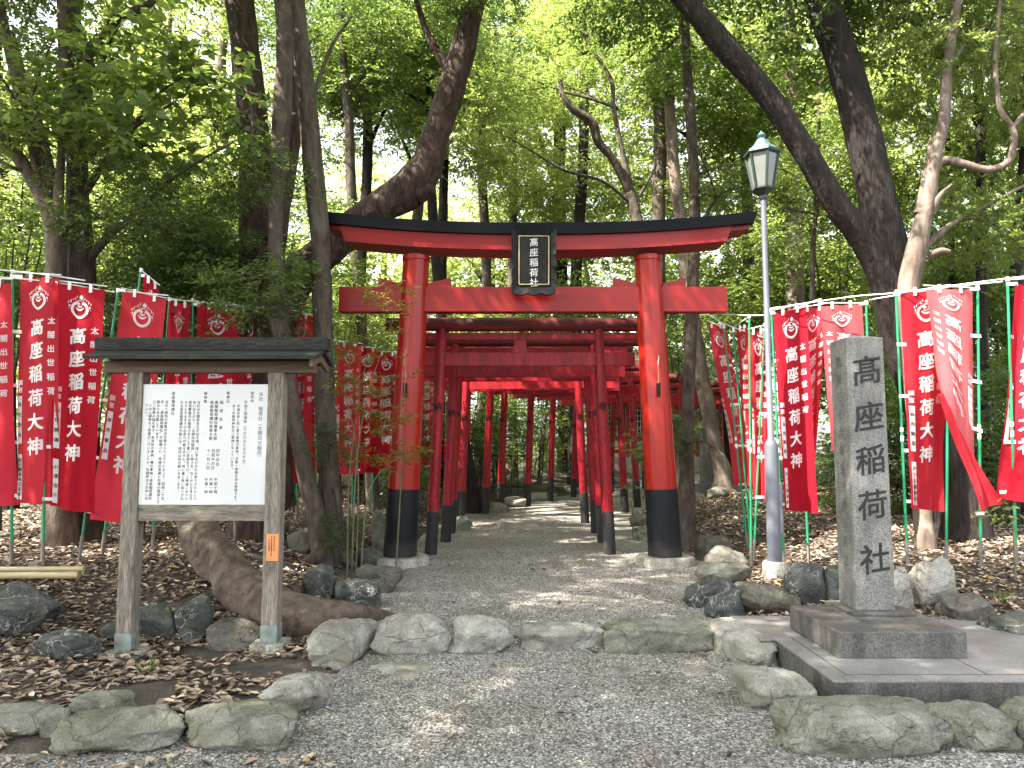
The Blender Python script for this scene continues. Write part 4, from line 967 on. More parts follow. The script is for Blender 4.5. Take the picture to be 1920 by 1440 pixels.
# the blown corner of the faded banner: a long pointed tail hanging on the same pole line
def tail():
    o = thing("torn_banner_tail", (0, 0, 0), "bright red banner end twisted into a long point, right of the white-striped banner", "banner")
    P0, P1, P2 = at(1762, 742, 7.08), at(1850, 960, 7.0), at(1878, 940, 7.0)
    n = 26; V = []
    cA = crom([at(1758, 738, 7.09), at(1790, 820, 7.03), at(1822, 900, 7.05), at(1836, 958, 7.0)], 9); cB = crom([at(1768, 738, 7.07), at(1806, 812, 7.08), at(1846, 890, 6.96), at(1878, 944, 7.0)], 9)
    k = min(len(cA), len(cB))
    for i in range(k):
        for j in range(7):
            w = j / 6; q = cA[i] * (1 - w) + cB[i] * w; q[1] += .035 * math.sin(w * 7 + i * .15); V.append(q)
    F = [(i * 7 + j, (i + 1) * 7 + j, (i + 1) * 7 + j + 1, i * 7 + j + 1) for i in range(k - 1) for j in range(6)]
    link("cloth", mesh_np("tail", V, F, M['cloth'], True), o)
    e = at(1838, 962, 7.02); mb = MB(); mb.box(e, (.09, .008, .035), rz=.2); mb.build("pole_tie", M['white'], o)
tail()
# spare poles
for lab, px0, py0, px1, py1, Y in (("short green pole standing between the two banners right of the monument", 1777, 775, 1773, 1046, 7.25),
                                   ("green pole leaning beside the straight one left of the lamp post", 1375, 616, 1408, 1012, 9.6)):
    b = at(px1, py1, Y); b[2] = gz(b[0], b[1]); tp = at(px0, py0, Y); d = tp - b; L = np.linalg.norm(d); d /= L
    o = thing("banner_pole", b, lab, "pole"); mb = MB(); mb.tube([b + d * .22, tp], .0135, 10); mb.build("pole", M['polegreen'], o, b, True)
    mb = MB(); mb.tube([b - d * .15, b + d * .26], .0185, 10); mb.build("ground_sleeve", M['sleeve'], o, b, True)
    mb = MB(); mb.tube([tp - d * .05, tp + d * .02], .017, 10); mb.build("pole_joint", M['white'], o, b, True)
# white rods tying the pole tops together
for lab, pts in (("upper white rod tying the left banner poles together", [(-90, 498, 6.9), (60, 512, 7.05), (160, 526, 7.2)]), ("second white rod running along the left banner poles", [(-90, 512, 6.95), (90, 528, 7.1), (215, 548, 7.4)]),
                 ("white cord along the far left banners over the board roof", [(228, 540, 7.45), (320, 560, 8.0), (450, 574, 8.8), (600, 586, 10.1)]),
                 ("upper white rod tying the right banner poles together", [(1990, 512, 6.9), (1890, 522, 7.0), (1690, 548, 7.3), (1600, 556, 7.7), (1446, 578, 8.15)]), ("second white rod below the upper one on the right banners", [(1880, 528, 7.05), (1760, 541, 7.2), (1630, 562, 7.6)]),
                 ("sagging white cord from the slanting edge-on banner to the lamp post banners", [(1320, 585, 10.6), (1360, 608, 9.8), (1430, 632, 9.2)]), ("thin white cord behind the lamp post", [(1330, 588, 10.5), (1445, 590, 8.4), (1540, 560, 8.0)])):
    mb = MB(); P = crom([at(*p) for p in pts], 8); mb.tube(P, .0065, 8); o = mb.build("support_rod", M['white'], None, (0, 0, 0), True); tag(o, lab, "rod", "white rods along the banners")
# ------------------------------------------------------------------ foliage
def leaves(P, D, Nn, L, W, curl=.12):
    Sd = np.cross(D, Nn); Sd /= np.linalg.norm(Sd, axis=1)[:, None] + 1e-9; Nn = np.cross(Sd, D)
    L = L[:, None]; W = W[:, None]
    V = np.stack([P, P + D * L * .45 + Sd * W * .5 + Nn * L * curl * .6, P + D * L - Nn * L * curl, P + D * L * .45 - Sd * W * .5 + Nn * L * curl * .6], 1).reshape(-1, 3)
    return V, np.arange(len(V)).reshape(-1, 4)
def unit(r, n):
    v = r.normal(size=(n, 3)); return v / np.linalg.norm(v, axis=1)[:, None]
def sprays(r, B, T, k, L, W, span, whorl=False):
    """B base points, T twig directions (n,3); k leaves each"""
    n = len(B); s = np.tile(np.linspace(.15, 1, k), n); Bi = np.repeat(B, k, 0); Ti = np.repeat(T, k, 0)
    up = np.array([0, 0, 1.0]); side = np.cross(Ti, up); side /= np.linalg.norm(side, axis=1)[:, None] + 1e-6
    sg = np.tile(np.where(np.arange(k) % 2, 1.0, -1.0), n)[:, None]
    if whorl:
        a = np.tile(np.arange(k) / k * 6.28, n) + np.repeat(r.uniform(0, 6.28, n), k); u2 = np.cross(side, Ti)
        D = Ti * .35 + side * np.cos(a)[:, None] + u2 * np.sin(a)[:, None] - up * .25
        P = Bi + Ti * span * .9
    else:
        D = Ti * .55 + side * sg * .8 + r.normal(size=(n * k, 3)) * .28 - up * .12
        P = Bi + Ti * (s * span)[:, None] + r.normal(size=(n * k, 3)) * .015
    D /= np.linalg.norm(D, axis=1)[:, None]
    Nn = up + r.normal(size=(n * k, 3)) * .5
    return P, D, Nn, L * r.uniform(.65, 1.2, n * k), W * r.uniform(.75, 1.15, n * k)
def crown_mesh(name, seed, rad, nclump, nspray, k, L, W, mat, clump_r=.55, whorl=False, flat=.75, hollow=.5, span=.32):
    r = np.random.default_rng(seed); rad = np.array(rad)
    c = unit(r, nclump) * (r.uniform(hollow ** 3, 1, nclump) ** (1 / 3))[:, None] * rad
    c += .25 * rad * np.stack([vn(c * .6 + 3 * j, seed + j) for j in range(3)], 1)
    cs = r.uniform(.55, 1.35, nclump) * clump_r
    idx = r.integers(0, nclump, nclump * nspray)
    off = unit(r, len(idx)) * (r.uniform(.1, 1, len(idx)) ** .5)[:, None] * cs[idx][:, None] * np.array([1, 1, flat])
    B = c[idx] + off
    T = off / (np.linalg.norm(off, axis=1)[:, None] + 1e-6) * .8 + c[idx] / rad * .35 + r.normal(size=off.shape) * .45; T[:, 2] = T[:, 2] * .55 - .05
    T /= np.linalg.norm(T, axis=1)[:, None]
    V, F = leaves(*sprays(r, B, T, k, L, W, span, whorl))
    return mesh_np(name, V, F, M[mat])
CR = {
    'dark': crown_mesh("crown_dark", 1, (2.2, 2.0, 1.7), 46, 42, 9, .095, .042, 'leaf_dark'),
    'dark2': crown_mesh("crown_dark_thin", 2, (2.4, 1.8, 1.4), 34, 36, 9, .10, .044, 'leaf_dark', .6),
    'mid': crown_mesh("crown_mid", 3, (2.3, 2.0, 1.8), 40, 30, 9, .12, .056, 'leaf_mid'),
    'mid2': crown_mesh("crown_mid_thin", 4, (2.6, 2.0, 1.5), 32, 26, 9, .115, .053, 'leaf_mid', .6),
    'bright': crown_mesh("crown_bright", 5, (2.4, 2.0, 1.8), 36, 28, 9, .125, .058, 'leaf_bright', .6),
    'long': crown_mesh("crown_long", 6, (2.0, 1.6, 1.8), 34, 22, 9, .17, .042, 'leaf_bright', .55, whorl=True, span=.2),
    'longm': crown_mesh("crown_long_mid", 7, (2.0, 1.6, 1.8), 34, 22, 9, .16, .045, 'leaf_mid', .55, whorl=True, span=.2),
    'small': crown_mesh("crown_small", 8, (.9, .8, .7), 14, 22, 9, .085, .038, 'leaf_dark', .32),
    'smallm': crown_mesh("crown_small_mid", 9, (.9, .8, .7), 14, 22, 9, .09, .04, 'leaf_mid', .32),
    'fig': crown_mesh("crown_broad", 10, (1.6, 1.2, 1.0), 16, 12, 6, .20, .15, 'leaf_mid', .5, span=.4),
    'shrub': crown_mesh("crown_shrub", 12, (1.1, 1.0, .9), 22, 30, 9, .085, .04, 'leaf_mid', .38),
    'shrubd': crown_mesh("crown_shrub_dark", 13, (1.1, 1.0, .9), 22, 30, 9, .09, .042, 'leaf_dark', .38),
}
WK = [1.0]
def limb_path(spec, Y0=None):
    """spec rows (px, py, Y, width px) -> points, radii"""
    P = np.array([at(a, b, y) for a, b, y, w in spec]); Rr = np.array([pxw(w, y) / 2 * WK[0] for a, b, y, w in spec]); return P, Rr
def add_limb(mb, spec, seed, n=16, lump=.09, sub=9, world=False, root=False):
    P, Rr = spec if world else limb_path(spec)
    if root:
        P = np.vstack([P[0] + (0, 0, -.35), P]); Rr = np.concatenate([[Rr[0] * 1.25], Rr])
    C = crom(np.column_stack([P, Rr]), sub)
    mb.tube(C[:, :3], np.maximum(C[:, 3], .004), n, lump=lump, seed=seed, lf=2.6)
    return C[:, :3]
TREES = []
def tree(label, stems, bark, crowns=(), cat="tree", name="tree", group="trees in the shrine wood", branches=0, seed=0, lump=.09, wk=.86):
    """stems: first rises from the ground; crowns (kind, px, py, Y, scale)"""
    WK[0] = wk
    b = limb_path(stems[0][:1])[0][0]; b[2] = gz(b[0], b[1])
    o = thing(name, b, label, cat, group); mb = MB(); r = random.Random(seed + 3)
    for i, s in enumerate(stems):
        s = list(s)
        C = add_limb(mb, s, seed * 7 + i, n=30 if s[0][3] > 40 else 14, lump=lump, root=(i == 0))
    cw = []
    for k, px, py, Y, sc in crowns:
        p = at(px, py, Y); cw.append(p)
    base = C
    P0, R0 = limb_path(stems[0])
    for p in cw:                                   # limbs reaching into the crowns
        j = len(P0) - 1 if p[2] > P0[-1][2] else int(np.argmin(np.abs(P0[:, 2] - (p[2] - .8))))
        a = P0[max(1, j)]; m = (a + p) / 2 + (0, 0, .25); r0 = max(.02, R0[max(1, j)] * .4)
        if np.linalg.norm(p - a) < 6: mb.tube(crom([a, m, p], 5), np.linspace(r0, .012, 11), 8, lump=.06, seed=seed)
        for q in range(branches):
            e = p + np.array([r.uniform(-1.3, 1.3), r.uniform(-1, 1), r.uniform(-.6, .9)]); mb.tube(crom([m, (m + e) / 2 + (0, 0, .12), e], 4), np.linspace(r0 * .55, .007, 9), 6)
    mb.build("trunk", M[bark], o, b, True, 80)
    for (k, px, py, Y, sc), p in zip(crowns, cw):
        c = link("crown", CR[k], o); c.location = p - b; c.scale = (sc, sc, sc * r.uniform(.85, 1.05)); c.rotation_euler = (r.uniform(-.2, .2), r.uniform(-.2, .2), r.uniform(0, 6.28))
    WK[0] = 1.0
    TREES.append(o); return o

# ---- named trunks of the photograph, near ones first
tree("bent grey trunk, left one of the twin pair in front of the gate's left end", [
    [(606, 1062, 8.75, 46), (588, 950, 8.7, 40), (560, 830, 8.65, 36), (536, 700, 8.6, 40), (522, 560, 8.6, 38), (516, 420, 8.6, 32), (527, 250, 8.6, 42), (534, 100, 8.6, 38), (528, -60, 8.6, 36), (530, -300, 8.6, 30)],
    [(520, 420, 8.6, 14), (480, 330, 8.6, 9), (470, 200, 8.7, 7), (440, 120, 8.8, 5)], [(560, 840, 8.65, 14), (520, 760, 8.5, 8), (500, 700, 8.4, 5)], [(604, 1040, 8.7, 40), (580, 1052, 8.6, 26), (556, 1064, 8.5, 10)]], 'bark_grey',
    [('small', 470, 560, 8.4, .8), ('small', 520, 330, 8.5, .6), ('dark2', 500, -280, 8.6, .9)], seed=1)
tree("straight grey-brown trunk, right one of the twin pair touching the black roof beam", [
    [(628, 1060, 8.9, 54), (620, 930, 8.9, 44), (610, 780, 8.9, 42), (606, 620, 8.9, 44), (600, 450, 8.9, 42), (586, 300, 8.9, 44), (572, 150, 8.9, 42), (556, 0, 8.9, 40), (548, -250, 8.9, 36)],
    [(630, 1040, 8.9, 40), (652, 1052, 8.8, 22), (668, 1062, 8.8, 8)], [(588, 180, 8.9, 10), (620, 90, 9.2, 7), (660, 30, 9.4, 5)]], 'bark_grey',
    [('mid2', 620, -310, 9.2, .9), ('small', 620, 830, 8.6, .36), ('small', 640, 990, 8.6, .3)], seed=2)
tree("thick reddish trunk standing behind the twin pair, with ivy-like leaves", [
    [(470, 1000, 9.3, 130), (478, 800, 9.4, 112), (480, 600, 9.5, 104), (484, 420, 9.6, 100), (476, 250, 9.7, 92), (458, 80, 9.8, 84), (442, -80, 9.8, 80), (430, -300, 9.8, 70)],
    [(500, 590, 9.5, 80), (520, 420, 9.7, 60), (552, 250, 10, 44), (560, 100, 10.2, 38)], [(480, 460, 9.5, 10), (512, 440, 9.3, 8), (530, 470, 9.2, 5)]], 'bark_red',
    [('small', 440, 520, 9.0, .9), ('small', 420, 600, 8.9, .7), ('mid2', 380, -220, 9.8, .9)], seed=3, branches=2, wk=.66)
tree("huge reddish trunk leaning up to the right over the gate's left half", [
    [(500, 900, 10.0, 90), (515, 640, 10.3, 80), (548, 535, 10.4, 74), (600, 478, 10.5, 68), (655, 434, 10.6, 64), (715, 388, 10.6, 66), (768, 355, 10.7, 74), (800, 315, 10.7, 66), (812, 270, 10.7, 55), (828, 225, 10.7, 52), (852, 150, 10.7, 54), (876, 60, 10.7, 46), (905, -80, 10.8, 38), (930, -260, 10.9, 32)],
    [(785, 362, 10.65, 44), (812, 352, 10.6, 22)], [(842, 130, 10.7, 24), (800, 60, 10.9, 14), (770, -40, 11, 10)]], 'bark_red',
    [('dark', 860, -60, 10.6, .5), ('mid2', 940, -280, 11, .8), ('dark2', 770, -190, 11.4, .8)], seed=4, branches=2, wk=1.0)
# exposed root
b = on(600, 1150); o = thing("exposed_root", b, "thick bare root snaking over the bank behind the notice board to the gravel", "root")
mb = MB(); sp = [(372, 960, 30), (392, 1010, 62), (420, 1058, 74), (462, 1098, 88), (520, 1132, 84), (580, 1150, 70), (650, 1150, 50), (706, 1150, 28), (738, 1152, 8)]
P = np.array([on(x, y + w * .42) + (0, 0, pxw(w, 6.6) * .22) for x, y, w in sp]); P[:3] = [at(x, y, P[3][1] + d) for (x, y, w), d in zip(sp[:3], (.75, .55, .3))]; Rr = np.array([pxw(w, 6.7) / 2 for x, y, w in sp])
add_limb(mb, (P, Rr), 5, 36, .2, 16, True); Q = P[:3] + (-.14, .05, -.03)
add_limb(mb, (np.vstack([Q, P[3:4]]), np.array([.1, .13, .12, .12])), 6, 28, .2, 14, True); 
for q, (sp2, w0) in enumerate((([(430, 1090), (470, 1150), (500, 1172), (520, 1180)], .07), ([(540, 1120), (590, 1112), (640, 1128), (660, 1138)], .06)  )):
    Pq = np.array([on(x, y) + (0, 0, w0 * (.9 - .5 * k)) for k, (x, y) in enumerate(sp2)]); add_limb(mb, (Pq, np.linspace(w0, .015, 4)), 9 + q, 10, .12, 5, True)
mb.build("root", M['bark_root'], o, b, True, 80)
tree("many-stemmed grey tree whose limbs fan out at the left edge", [
    [(112, 985, 8.6, 70), (108, 700, 8.7, 50), (106, 520, 8.7, 42), (100, 410, 8.7, 44), (70, 350, 8.6, 34), (30, 290, 8.5, 30), (0, 250, 8.4, 28), (-60, 150, 8.3, 24)],
    [(100, 420, 8.7, 30), (90, 350, 8.7, 26), (60, 260, 8.7, 26), (34, 170, 8.7, 22), (10, 60, 8.7, 20), (-10, -60, 8.7, 16)], [(104, 420, 8.7, 28), (112, 330, 8.6, 20), (120, 200, 8.5, 18), (116, 60, 8.5, 18), (112, -100, 8.5, 14)],
    [(95, 330, 8.7, 26), (70, 230, 8.9, 24), (44, 150, 9, 20), (20, 60, 9, 16)], [(60, 320, 8.6, 12), (24, 315, 8.4, 9), (-20, 290, 8.3, 7)]], 'bark_pale',
    [('dark', -120, 60, 8.6, .9), ('fig', 20, 180, 8.2, .6), ('dark2', 40, -200, 8.8, .8)], seed=6, branches=2)
tree("upright pale trunk with a broken grey arm, behind the left banners", [
    [(160, 985, 9.0, 72), (156, 700, 9.0, 60), (152, 500, 9.0, 56), (146, 380, 9.0, 46), (144, 240, 9.0, 40), (138, 100, 9.0, 36), (134, -80, 9.0, 30)],
    [(160, 250, 9, 10), (166, 110, 8.9, 18), (190, 80, 8.9, 18), (214, 40, 8.9, 22), (250, 22, 8.9, 20), (284, 4, 8.9, 14), (310, -30, 8.9, 10)], [(140, 520, 9, 14), (122, 440, 8.9, 12), (112, 400, 8.8, 9)], [(168, 300, 9, 18), (186, 260, 9, 8)]], 'bark_grey',
    [('fig', 330, 190, 8.6, .75), ('fig', 220, 130, 8.8, .75), ('dark', 300, 420, 8.8, .50), ('mid2', 150, -170, 9.2, .8)], seed=7, branches=2)
tree("massive dark trunk rising steeply, forked from the tree behind the right banners", [
    [(1800, 962, 8.9, 118), (1770, 860, 8.9, 112), (1730, 740, 8.9, 104), (1690, 620, 8.9, 100), (1672, 500, 8.9, 96), (1650, 400, 8.9, 84), (1622, 270, 8.9, 82), (1586, 130, 8.9, 80), (1540, 0, 8.9, 76), (1490, -180, 8.9, 70)],
    [(1690, 640, 8.9, 90), (1660, 520, 8.85, 80), (1620, 450, 8.8, 64), (1560, 370, 8.75, 60), (1500, 270, 8.7, 58), (1440, 180, 8.7, 56), (1370, 100, 8.65, 58), (1310, 30, 8.6, 54), (1250, -40, 8.6, 48), (1150, -160, 8.6, 40)]], 'bark_dark',
    [('dark', 1180, -190, 9.2, 1.0), ('dark2', 1420, -140, 9.4, 1.2), ('dark', 1640, -240, 9.2, 1.1)], seed=8, lump=.05, wk=.78)
tree("sunlit smooth branching trunk beside the massive dark fork", [
    [(1735, 1010, 8.2, 44), (1728, 940, 8.3, 40), (1712, 700, 8.4, 44), (1702, 560, 8.4, 48), (1716, 480, 8.4, 50), (1738, 380, 8.4, 38), (1752, 300, 8.4, 32), (1770, 220, 8.4, 28), (1776, 130, 8.4, 26), (1790, 40, 8.4, 20), (1800, -60, 8.4, 18)],
    [(1742, 330, 8.4, 26), (1764, 302, 8.4, 22), (1800, 306, 8.35, 20), (1850, 318, 8.3, 18), (1890, 304, 8.25, 18), (1902, 260, 8.2, 15), (1896, 236, 8.2, 13), (1874, 200, 8.2, 12), (1866, 120, 8.2, 12), (1872, 30, 8.2, 10), (1880, -60, 8.2, 9)],
    [(1898, 240, 8.2, 11), (1920, 214, 8.2, 10), (1960, 180, 8.2, 8)], [(1744, 400, 8.4, 22), (1764, 366, 8.3, 14), (1786, 345, 8.2, 6)], [(1742, 480, 8.4, 20), (1764, 470, 8.3, 16), (1780, 472, 8.3, 12)], [(1720, 400, 8.4, 16), (1744, 270, 8.45, 8), (1740, 255, 8.45, 5)]], 'bark_pale',
    [('long', 1790, 120, 9.2, .62), ('long', 1890, 60, 9.0, .6), ('longm', 1880, 420, 9.2, .45), ('long', 1800, -160, 8.8, .9)], seed=9, branches=2, wk=.78)
tree("slim dark trunk rising just right of the right gate pillar", [
    [(1284, 985, 10.6, 46), (1288, 900, 10.6, 32), (1290, 760, 10.6, 27), (1296, 600, 10.6, 27), (1302, 450, 10.6, 24), (1300, 300, 10.6, 22), (1290, 150, 10.6, 22), (1282, 0, 10.6, 20), (1276, -200, 10.6, 18)],
    [(1300, 330, 10.6, 7), (1350, 312, 10.5, 5), (1400, 308, 10.4, 4), (1460, 316, 10.3, 3), (1490, 330, 10.3, 2)], [(1288, 720, 10.6, 7), (1270, 690, 10.5, 4)], [(1280, 60, 10.6, 10), (1250, 90, 10.7, 6), (1232, 100, 10.7, 4)]], 'bark_grey',
    [('dark', 1290, -160, 10.8, .9), ('small', 1390, 350, 10.3, .5), ('small', 1285, 830, 10.3, .32)], seed=10, branches=2)
tree("contorted trunk with a bare bent arm, centred above the gate", [
    [(1222, 900, 14.5, 34), (1218, 640, 14.5, 28), (1210, 480, 14.5, 26), (1192, 400, 14.5, 24), (1180, 355, 14.5, 22), (1166, 280, 14.5, 12), (1150, 200, 14.5, 11), (1146, 150, 14.5, 10), (1110, 90, 14.5, 8), (1096, 40, 14.5, 6)],
    [(1182, 362, 14.5, 20), (1150, 300, 14.3, 18), (1122, 266, 14.2, 20), (1110, 230, 14.1, 20), (1076, 206, 14, 16), (1056, 180, 14, 13), (1050, 152, 14, 10)],
    [(1188, 385, 14.5, 8), (1130, 340, 14.3, 7), (1060, 320, 14, 6), (1000, 285, 13.8, 5), (950, 255, 13.6, 3)], [(1160, 204, 14.5, 8), (1110, 186, 14.5, 7), (1050, 170, 14.5, 5), (1000, 150, 14.4, 4), (930, 130, 14.3, 3)], [(1190, 380, 14.5, 8), (1220, 330, 14.6, 6), (1238, 270, 14.8, 4)]], 'bark_grey',
    [('mid2', 1110, 60, 14.8, .75), ('mid2', 980, 170, 15.2, .6)], seed=11, branches=2)
tree("mottled trunk leaning left behind the slanting edge-on banner", [
    [(1356, 896, 17, 44), (1342, 840, 17, 32), (1326, 760, 17, 32), (1312, 680, 17, 32), (1296, 580, 17, 30), (1280, 450, 17, 28), (1262, 300, 17, 26), (1250, 100, 17, 22)]], 'bark_pale', [('mid', 1262, 60, 17, 1.2), ('mid2', 1400, 140, 17.5, 1.2)], seed=12, branches=2)
tree("dark trunk leaning left behind the third torii post", [
    [(888, 936, 15.6, 36), (872, 850, 15.6, 30), (854, 760, 15.6, 26), (840, 690, 15.6, 25), (824, 560, 15.6, 24), (810, 380, 15.6, 22), (806, 200, 15.6, 20), (812, -20, 15.6, 18)]], 'bark_dark', [('dark2', 780, 60, 15.8, 1.1), ('mid', 690, 180, 16, .9)], seed=13, branches=2)
TR = [("forked pale trunk seen left of the huge leaning trunk", 702, 990, 660, 380, 640, 60, 13.5, 24, 'bark_grey', [('dark', 650, 60, 14, .9), ('mid', 730, 150, 14.5, .8)]),
      ("straight trunk behind the left wing of the tie beam", 676, 960, 676, 500, 690, 150, 15.2, 26, 'bark_dark', [('dark', 700, 40, 15.4, 1.1)]),
      ("slightly tilted trunk below the roof beam left of the plaque", 758, 930, 770, 520, 790, 200, 17.5, 26, 'bark_grey', [('bright', 780, 90, 18, 1.1), ('bright', 880, 250, 19, .9)]),
      ("grey trunk standing between tie beam and roof beam beside the left pillar", 826, 930, 828, 520, 836, 100, 18.5, 22, 'bark_dark', [('bright', 870, 80, 18.5, 1.1)]),
      ("thin trunk just left of the plaque far behind the gate", 900, 920, 912, 520, 906, 60, 21, 22, 'bark_grey', [('bright', 930, 120, 21, 1.3), ('bright', 960, 330, 22, .9)]),
      ("slim trunk seen under the middle of the tie beam", 962, 905, 958, 600, 960, 100, 22, 20, 'bark_grey', [('bright', 1000, 60, 23, 1.6), ('bright', 1040, 380, 24, 1.3)]),
      ("dark trunk right of the plaque far behind the gate", 1076, 900, 1080, 520, 1096, 80, 21, 26, 'bark_dark', [('bright', 1110, 320, 22, 1.0), ('mid2', 1090, 0, 21, 1.2)]),
      ("stout trunk beyond the bend between the right torii posts", 1062, 888, 1060, 740, 1050, 150, 25, 34, 'bark_dark', [('bright', 1060, 180, 26, 1.8)]),
      ("trunk showing right of the contorted tree above the roof beam", 1238, 900, 1234, 420, 1226, 40, 18.5, 32, 'bark_grey', [('mid2', 1200, 120, 19, 1.0), ('bright', 1320, 300, 20, 1.1)]),
      ("pale straight trunk right of the lamp post in the sunny gap", 1496, 880, 1490, 480, 1484, 80, 17, 40, 'bark_pale', [('bright', 1460, 480, 19, 1.0), ('mid2', 1520, 200, 17.5, 1.1), ('bright', 1500, 20, 17, 1.4)]),
      ("thin leaning sapling trunk right of the lamp post", 1520, 900, 1524, 480, 1534, 350, 13.5, 12, 'bark_grey', [('mid', 1530, 330, 13.8, .55)]),
      ("slender trunk left of the lamp post behind the right wing of the tie beam", 1398, 900, 1404, 520, 1392, 120, 20, 26, 'bark_pale', [('bright', 1400, 480, 21, .9), ('bright', 1380, 200, 20, 1.5)]),
      ("tall dark trunk at the right behind the faded banner", 1846, 960, 1840, 520, 1832, 60, 11.5, 22, 'bark_dark', [('longm', 1840, 200, 12, .8), ('mid', 1800, 480, 13, .55), ('bright', 1700, 250, 13.5, .8)]),
      ("dark trunk at the right edge behind the last banner", 1912, 960, 1906, 520, 1930, 60, 11, 24, 'bark_dark', [('longm', 1950, 300, 11, .8), ('mid', 1990, 60, 11, 1.0)]),
      ("slim trunk between the sunlit branching tree and the bamboo stalks", 1790, 940, 1784, 480, 1764, 80, 12.5, 12, 'bark_dark', [('bright', 1740, 120, 13, .8)]),
      ("trunk far behind the thick reddish one, left of the twin pair", 396, 960, 400, 480, 420, 60, 15, 26, 'bark_grey', [('bright', 340, 120, 15.5, 1.0), ('bright', 420, 330, 15.5, .8)]),
      ("dark trunk at the far left behind the fan-limbed tree", 16, 960, 10, 500, -10, 60, 13, 34, 'bark_dark', [('mid', -40, 330, 13, .9), ('bright', 60, 440, 12.5, .6)]),
      ("thin trunk left of the thick reddish one over the slanted banner", 306, 950, 310, 470, 316, 100, 12.5, 14, 'bark_grey', [('bright', 330, 300, 12.8, .7), ('bright', 250, 200, 13, .7)]),
      ("grey trunk behind the upright pale one at the left", 222, 950, 206, 480, 200, 60, 14.5, 24, 'bark_grey', [('bright', 200, 420, 14.8, .8), ('bright', 240, 200, 15, 1.0)])]
for i, (lab, bx, by, mx_, my_, tx, ty, Y, w, bk, crs) in enumerate(TR):
    r = random.Random(i); top = ty - 300
    tree(lab, [[(bx, by, Y, w * 1.3), (bx * .6 + mx_ * .4 + r.uniform(-4, 4), by * .6 + my_ * .4, Y, w * 1.02), (mx_, my_, Y, w), ((mx_ + tx) / 2 + r.uniform(-8, 8), (my_ + ty) / 2, Y, w * .9), (tx, ty, Y, w * .75), (tx + r.uniform(-20, 20), top, Y, w * .5)],
               [(mx_ * .4 + tx * .6, my_ * .4 + ty * .6, Y, w * .4), (tx + r.choice((-1, 1)) * r.uniform(40, 70), ty + 30, Y + .2, w * .25), (tx + r.choice((-1, 1)) * r.uniform(70, 120), ty - 60, Y + .3, w * .12)]], bk, crs, seed=40 + i, branches=2)
# upper storey trees filling the wood behind, each with its own trunk
BG = [(-6.5, 19, 'bright', 1.5, 6.0), (-9.5, 16, 'bright', 1.5, 5.5), (-11.5, 21, 'bright', 1.7, 7), (-4.2, 24, 'bright', 1.6, 7.5), (-.5, 27, 'bright', 1.7, 9), (3.0, 29, 'bright', 1.8, 8),
      (7.5, 25, 'bright', 1.7, 8), (9.5, 20, 'bright', 1.5, 6), (12, 17, 'mid2', 1.5, 6), (13.5, 25, 'bright', 1.8, 8)]
bw = ["tall tree left of the thick reddish trunk in the second line", "tree at the left edge behind the fan-limbed tree", "far bright tree at the left edge of the wood", "far bright tree seen over the notice board's right post",
      "far bright tree above the left half of the black roof beam", "far bright tree above the name plaque", "far bright tree left of the lamp's lantern", "bright tree behind the lamp post", "tree filling the gap right of the massive dark trunk",
      "far bright tree behind the stone monument's top", "very tall tree above the middle of the roof beam"]
for i, (x, y, k, sc, hz) in enumerate(BG):
    b = np.array([x, y, gz(x, y)]); r = random.Random(90 + i); o = thing("tree", b, bw[i], "tree", "trees in the shrine wood"); mb = MB(); w = r.uniform(.10, .17)
    P = np.array([(x + r.uniform(-.25, .25) * (j > 0), y, b[2] - .3 + (hz + 1.5) * j / 4) for j in range(5)]); add_limb(mb, (P, np.linspace(w * 1.2, w * .4, 5)), i, 10, .08, 5, True)
    for q in range(6):
        a = r.uniform(0, 6.28); e = np.array([x + math.cos(a) * sc * 1.5, y + math.sin(a) * sc * 1.2, b[2] + hz + r.uniform(-1.5, 1)]); s = P[2] * .5 + P[3] * .5
        mb.tube(crom([s, (s + e) / 2 + (0, 0, .3), e], 4), np.linspace(w * .4, .012, 9), 6)
    mb.build("trunk", M['bark_grey' if i % 2 else 'bark_dark'], o, b, True, 80)
    for q, (dx, dz, s2) in enumerate(((0, hz, 1.0), (r.uniform(-1.5, 1.5), hz - 2.4, .7))):
        c = link("crown", CR[k], o); c.location = (dx, r.uniform(-.5, .5), dz); c.scale = (sc * s2,) * 3; c.rotation_euler = (0, 0, r.uniform(0, 6.28))
# unseen trees added beside and behind the viewer to block sun from the forecourt
for i, (x, y, cs) in enumerate([(-7.5, 1.5, [(.6, 1.2, 8.2, 1.7), (2.6, -.6, 8.8, 1.4), (4.1, .9, 9.0, 1.35)]), (-5.0, -3.5, [(0, 0, 8.5, 1.8), (2.2, 1.2, 9.2, 1.4)]), (-10.5, 4.5, [(1.2, .5, 8.5, 1.7), (4.2, 1.0, 9.3, 1.15)]), (-.5, -6.0, [(-.4, .8, 8.6, 1.7)]), (-11, -1.5, [(0, 0, 9.0, 1.8)])]):
    b = np.array([x, y, gz(x, y)]); o = thing("tree", b, ["tree", "tall evergreen"][i % 2] + " added outside the view beside the forecourt to shade the gravel", "tree", "added trees shading the forecourt"); mb = MB()
    add_limb(mb, (np.array([(x, y, b[2] - .3), (x + .1, y, 3), (x, y + .1, 6), (x + .1, y, 9.5)]), np.array([.28, .2, .16, .06])), 300 + i, 12, .08, 6, True); mb.build("trunk", M['bark_grey'], o, b, True, 80)
    for q, (dx, dy, z, sc) in enumerate(cs):
        c = link("crown", CR['dark' if (i + q) % 2 else 'mid'], o); c.location = (dx, dy, z - b[2]); c.scale = (sc, sc, sc * .8); c.rotation_euler = (0, 0, i + q * 2.0)
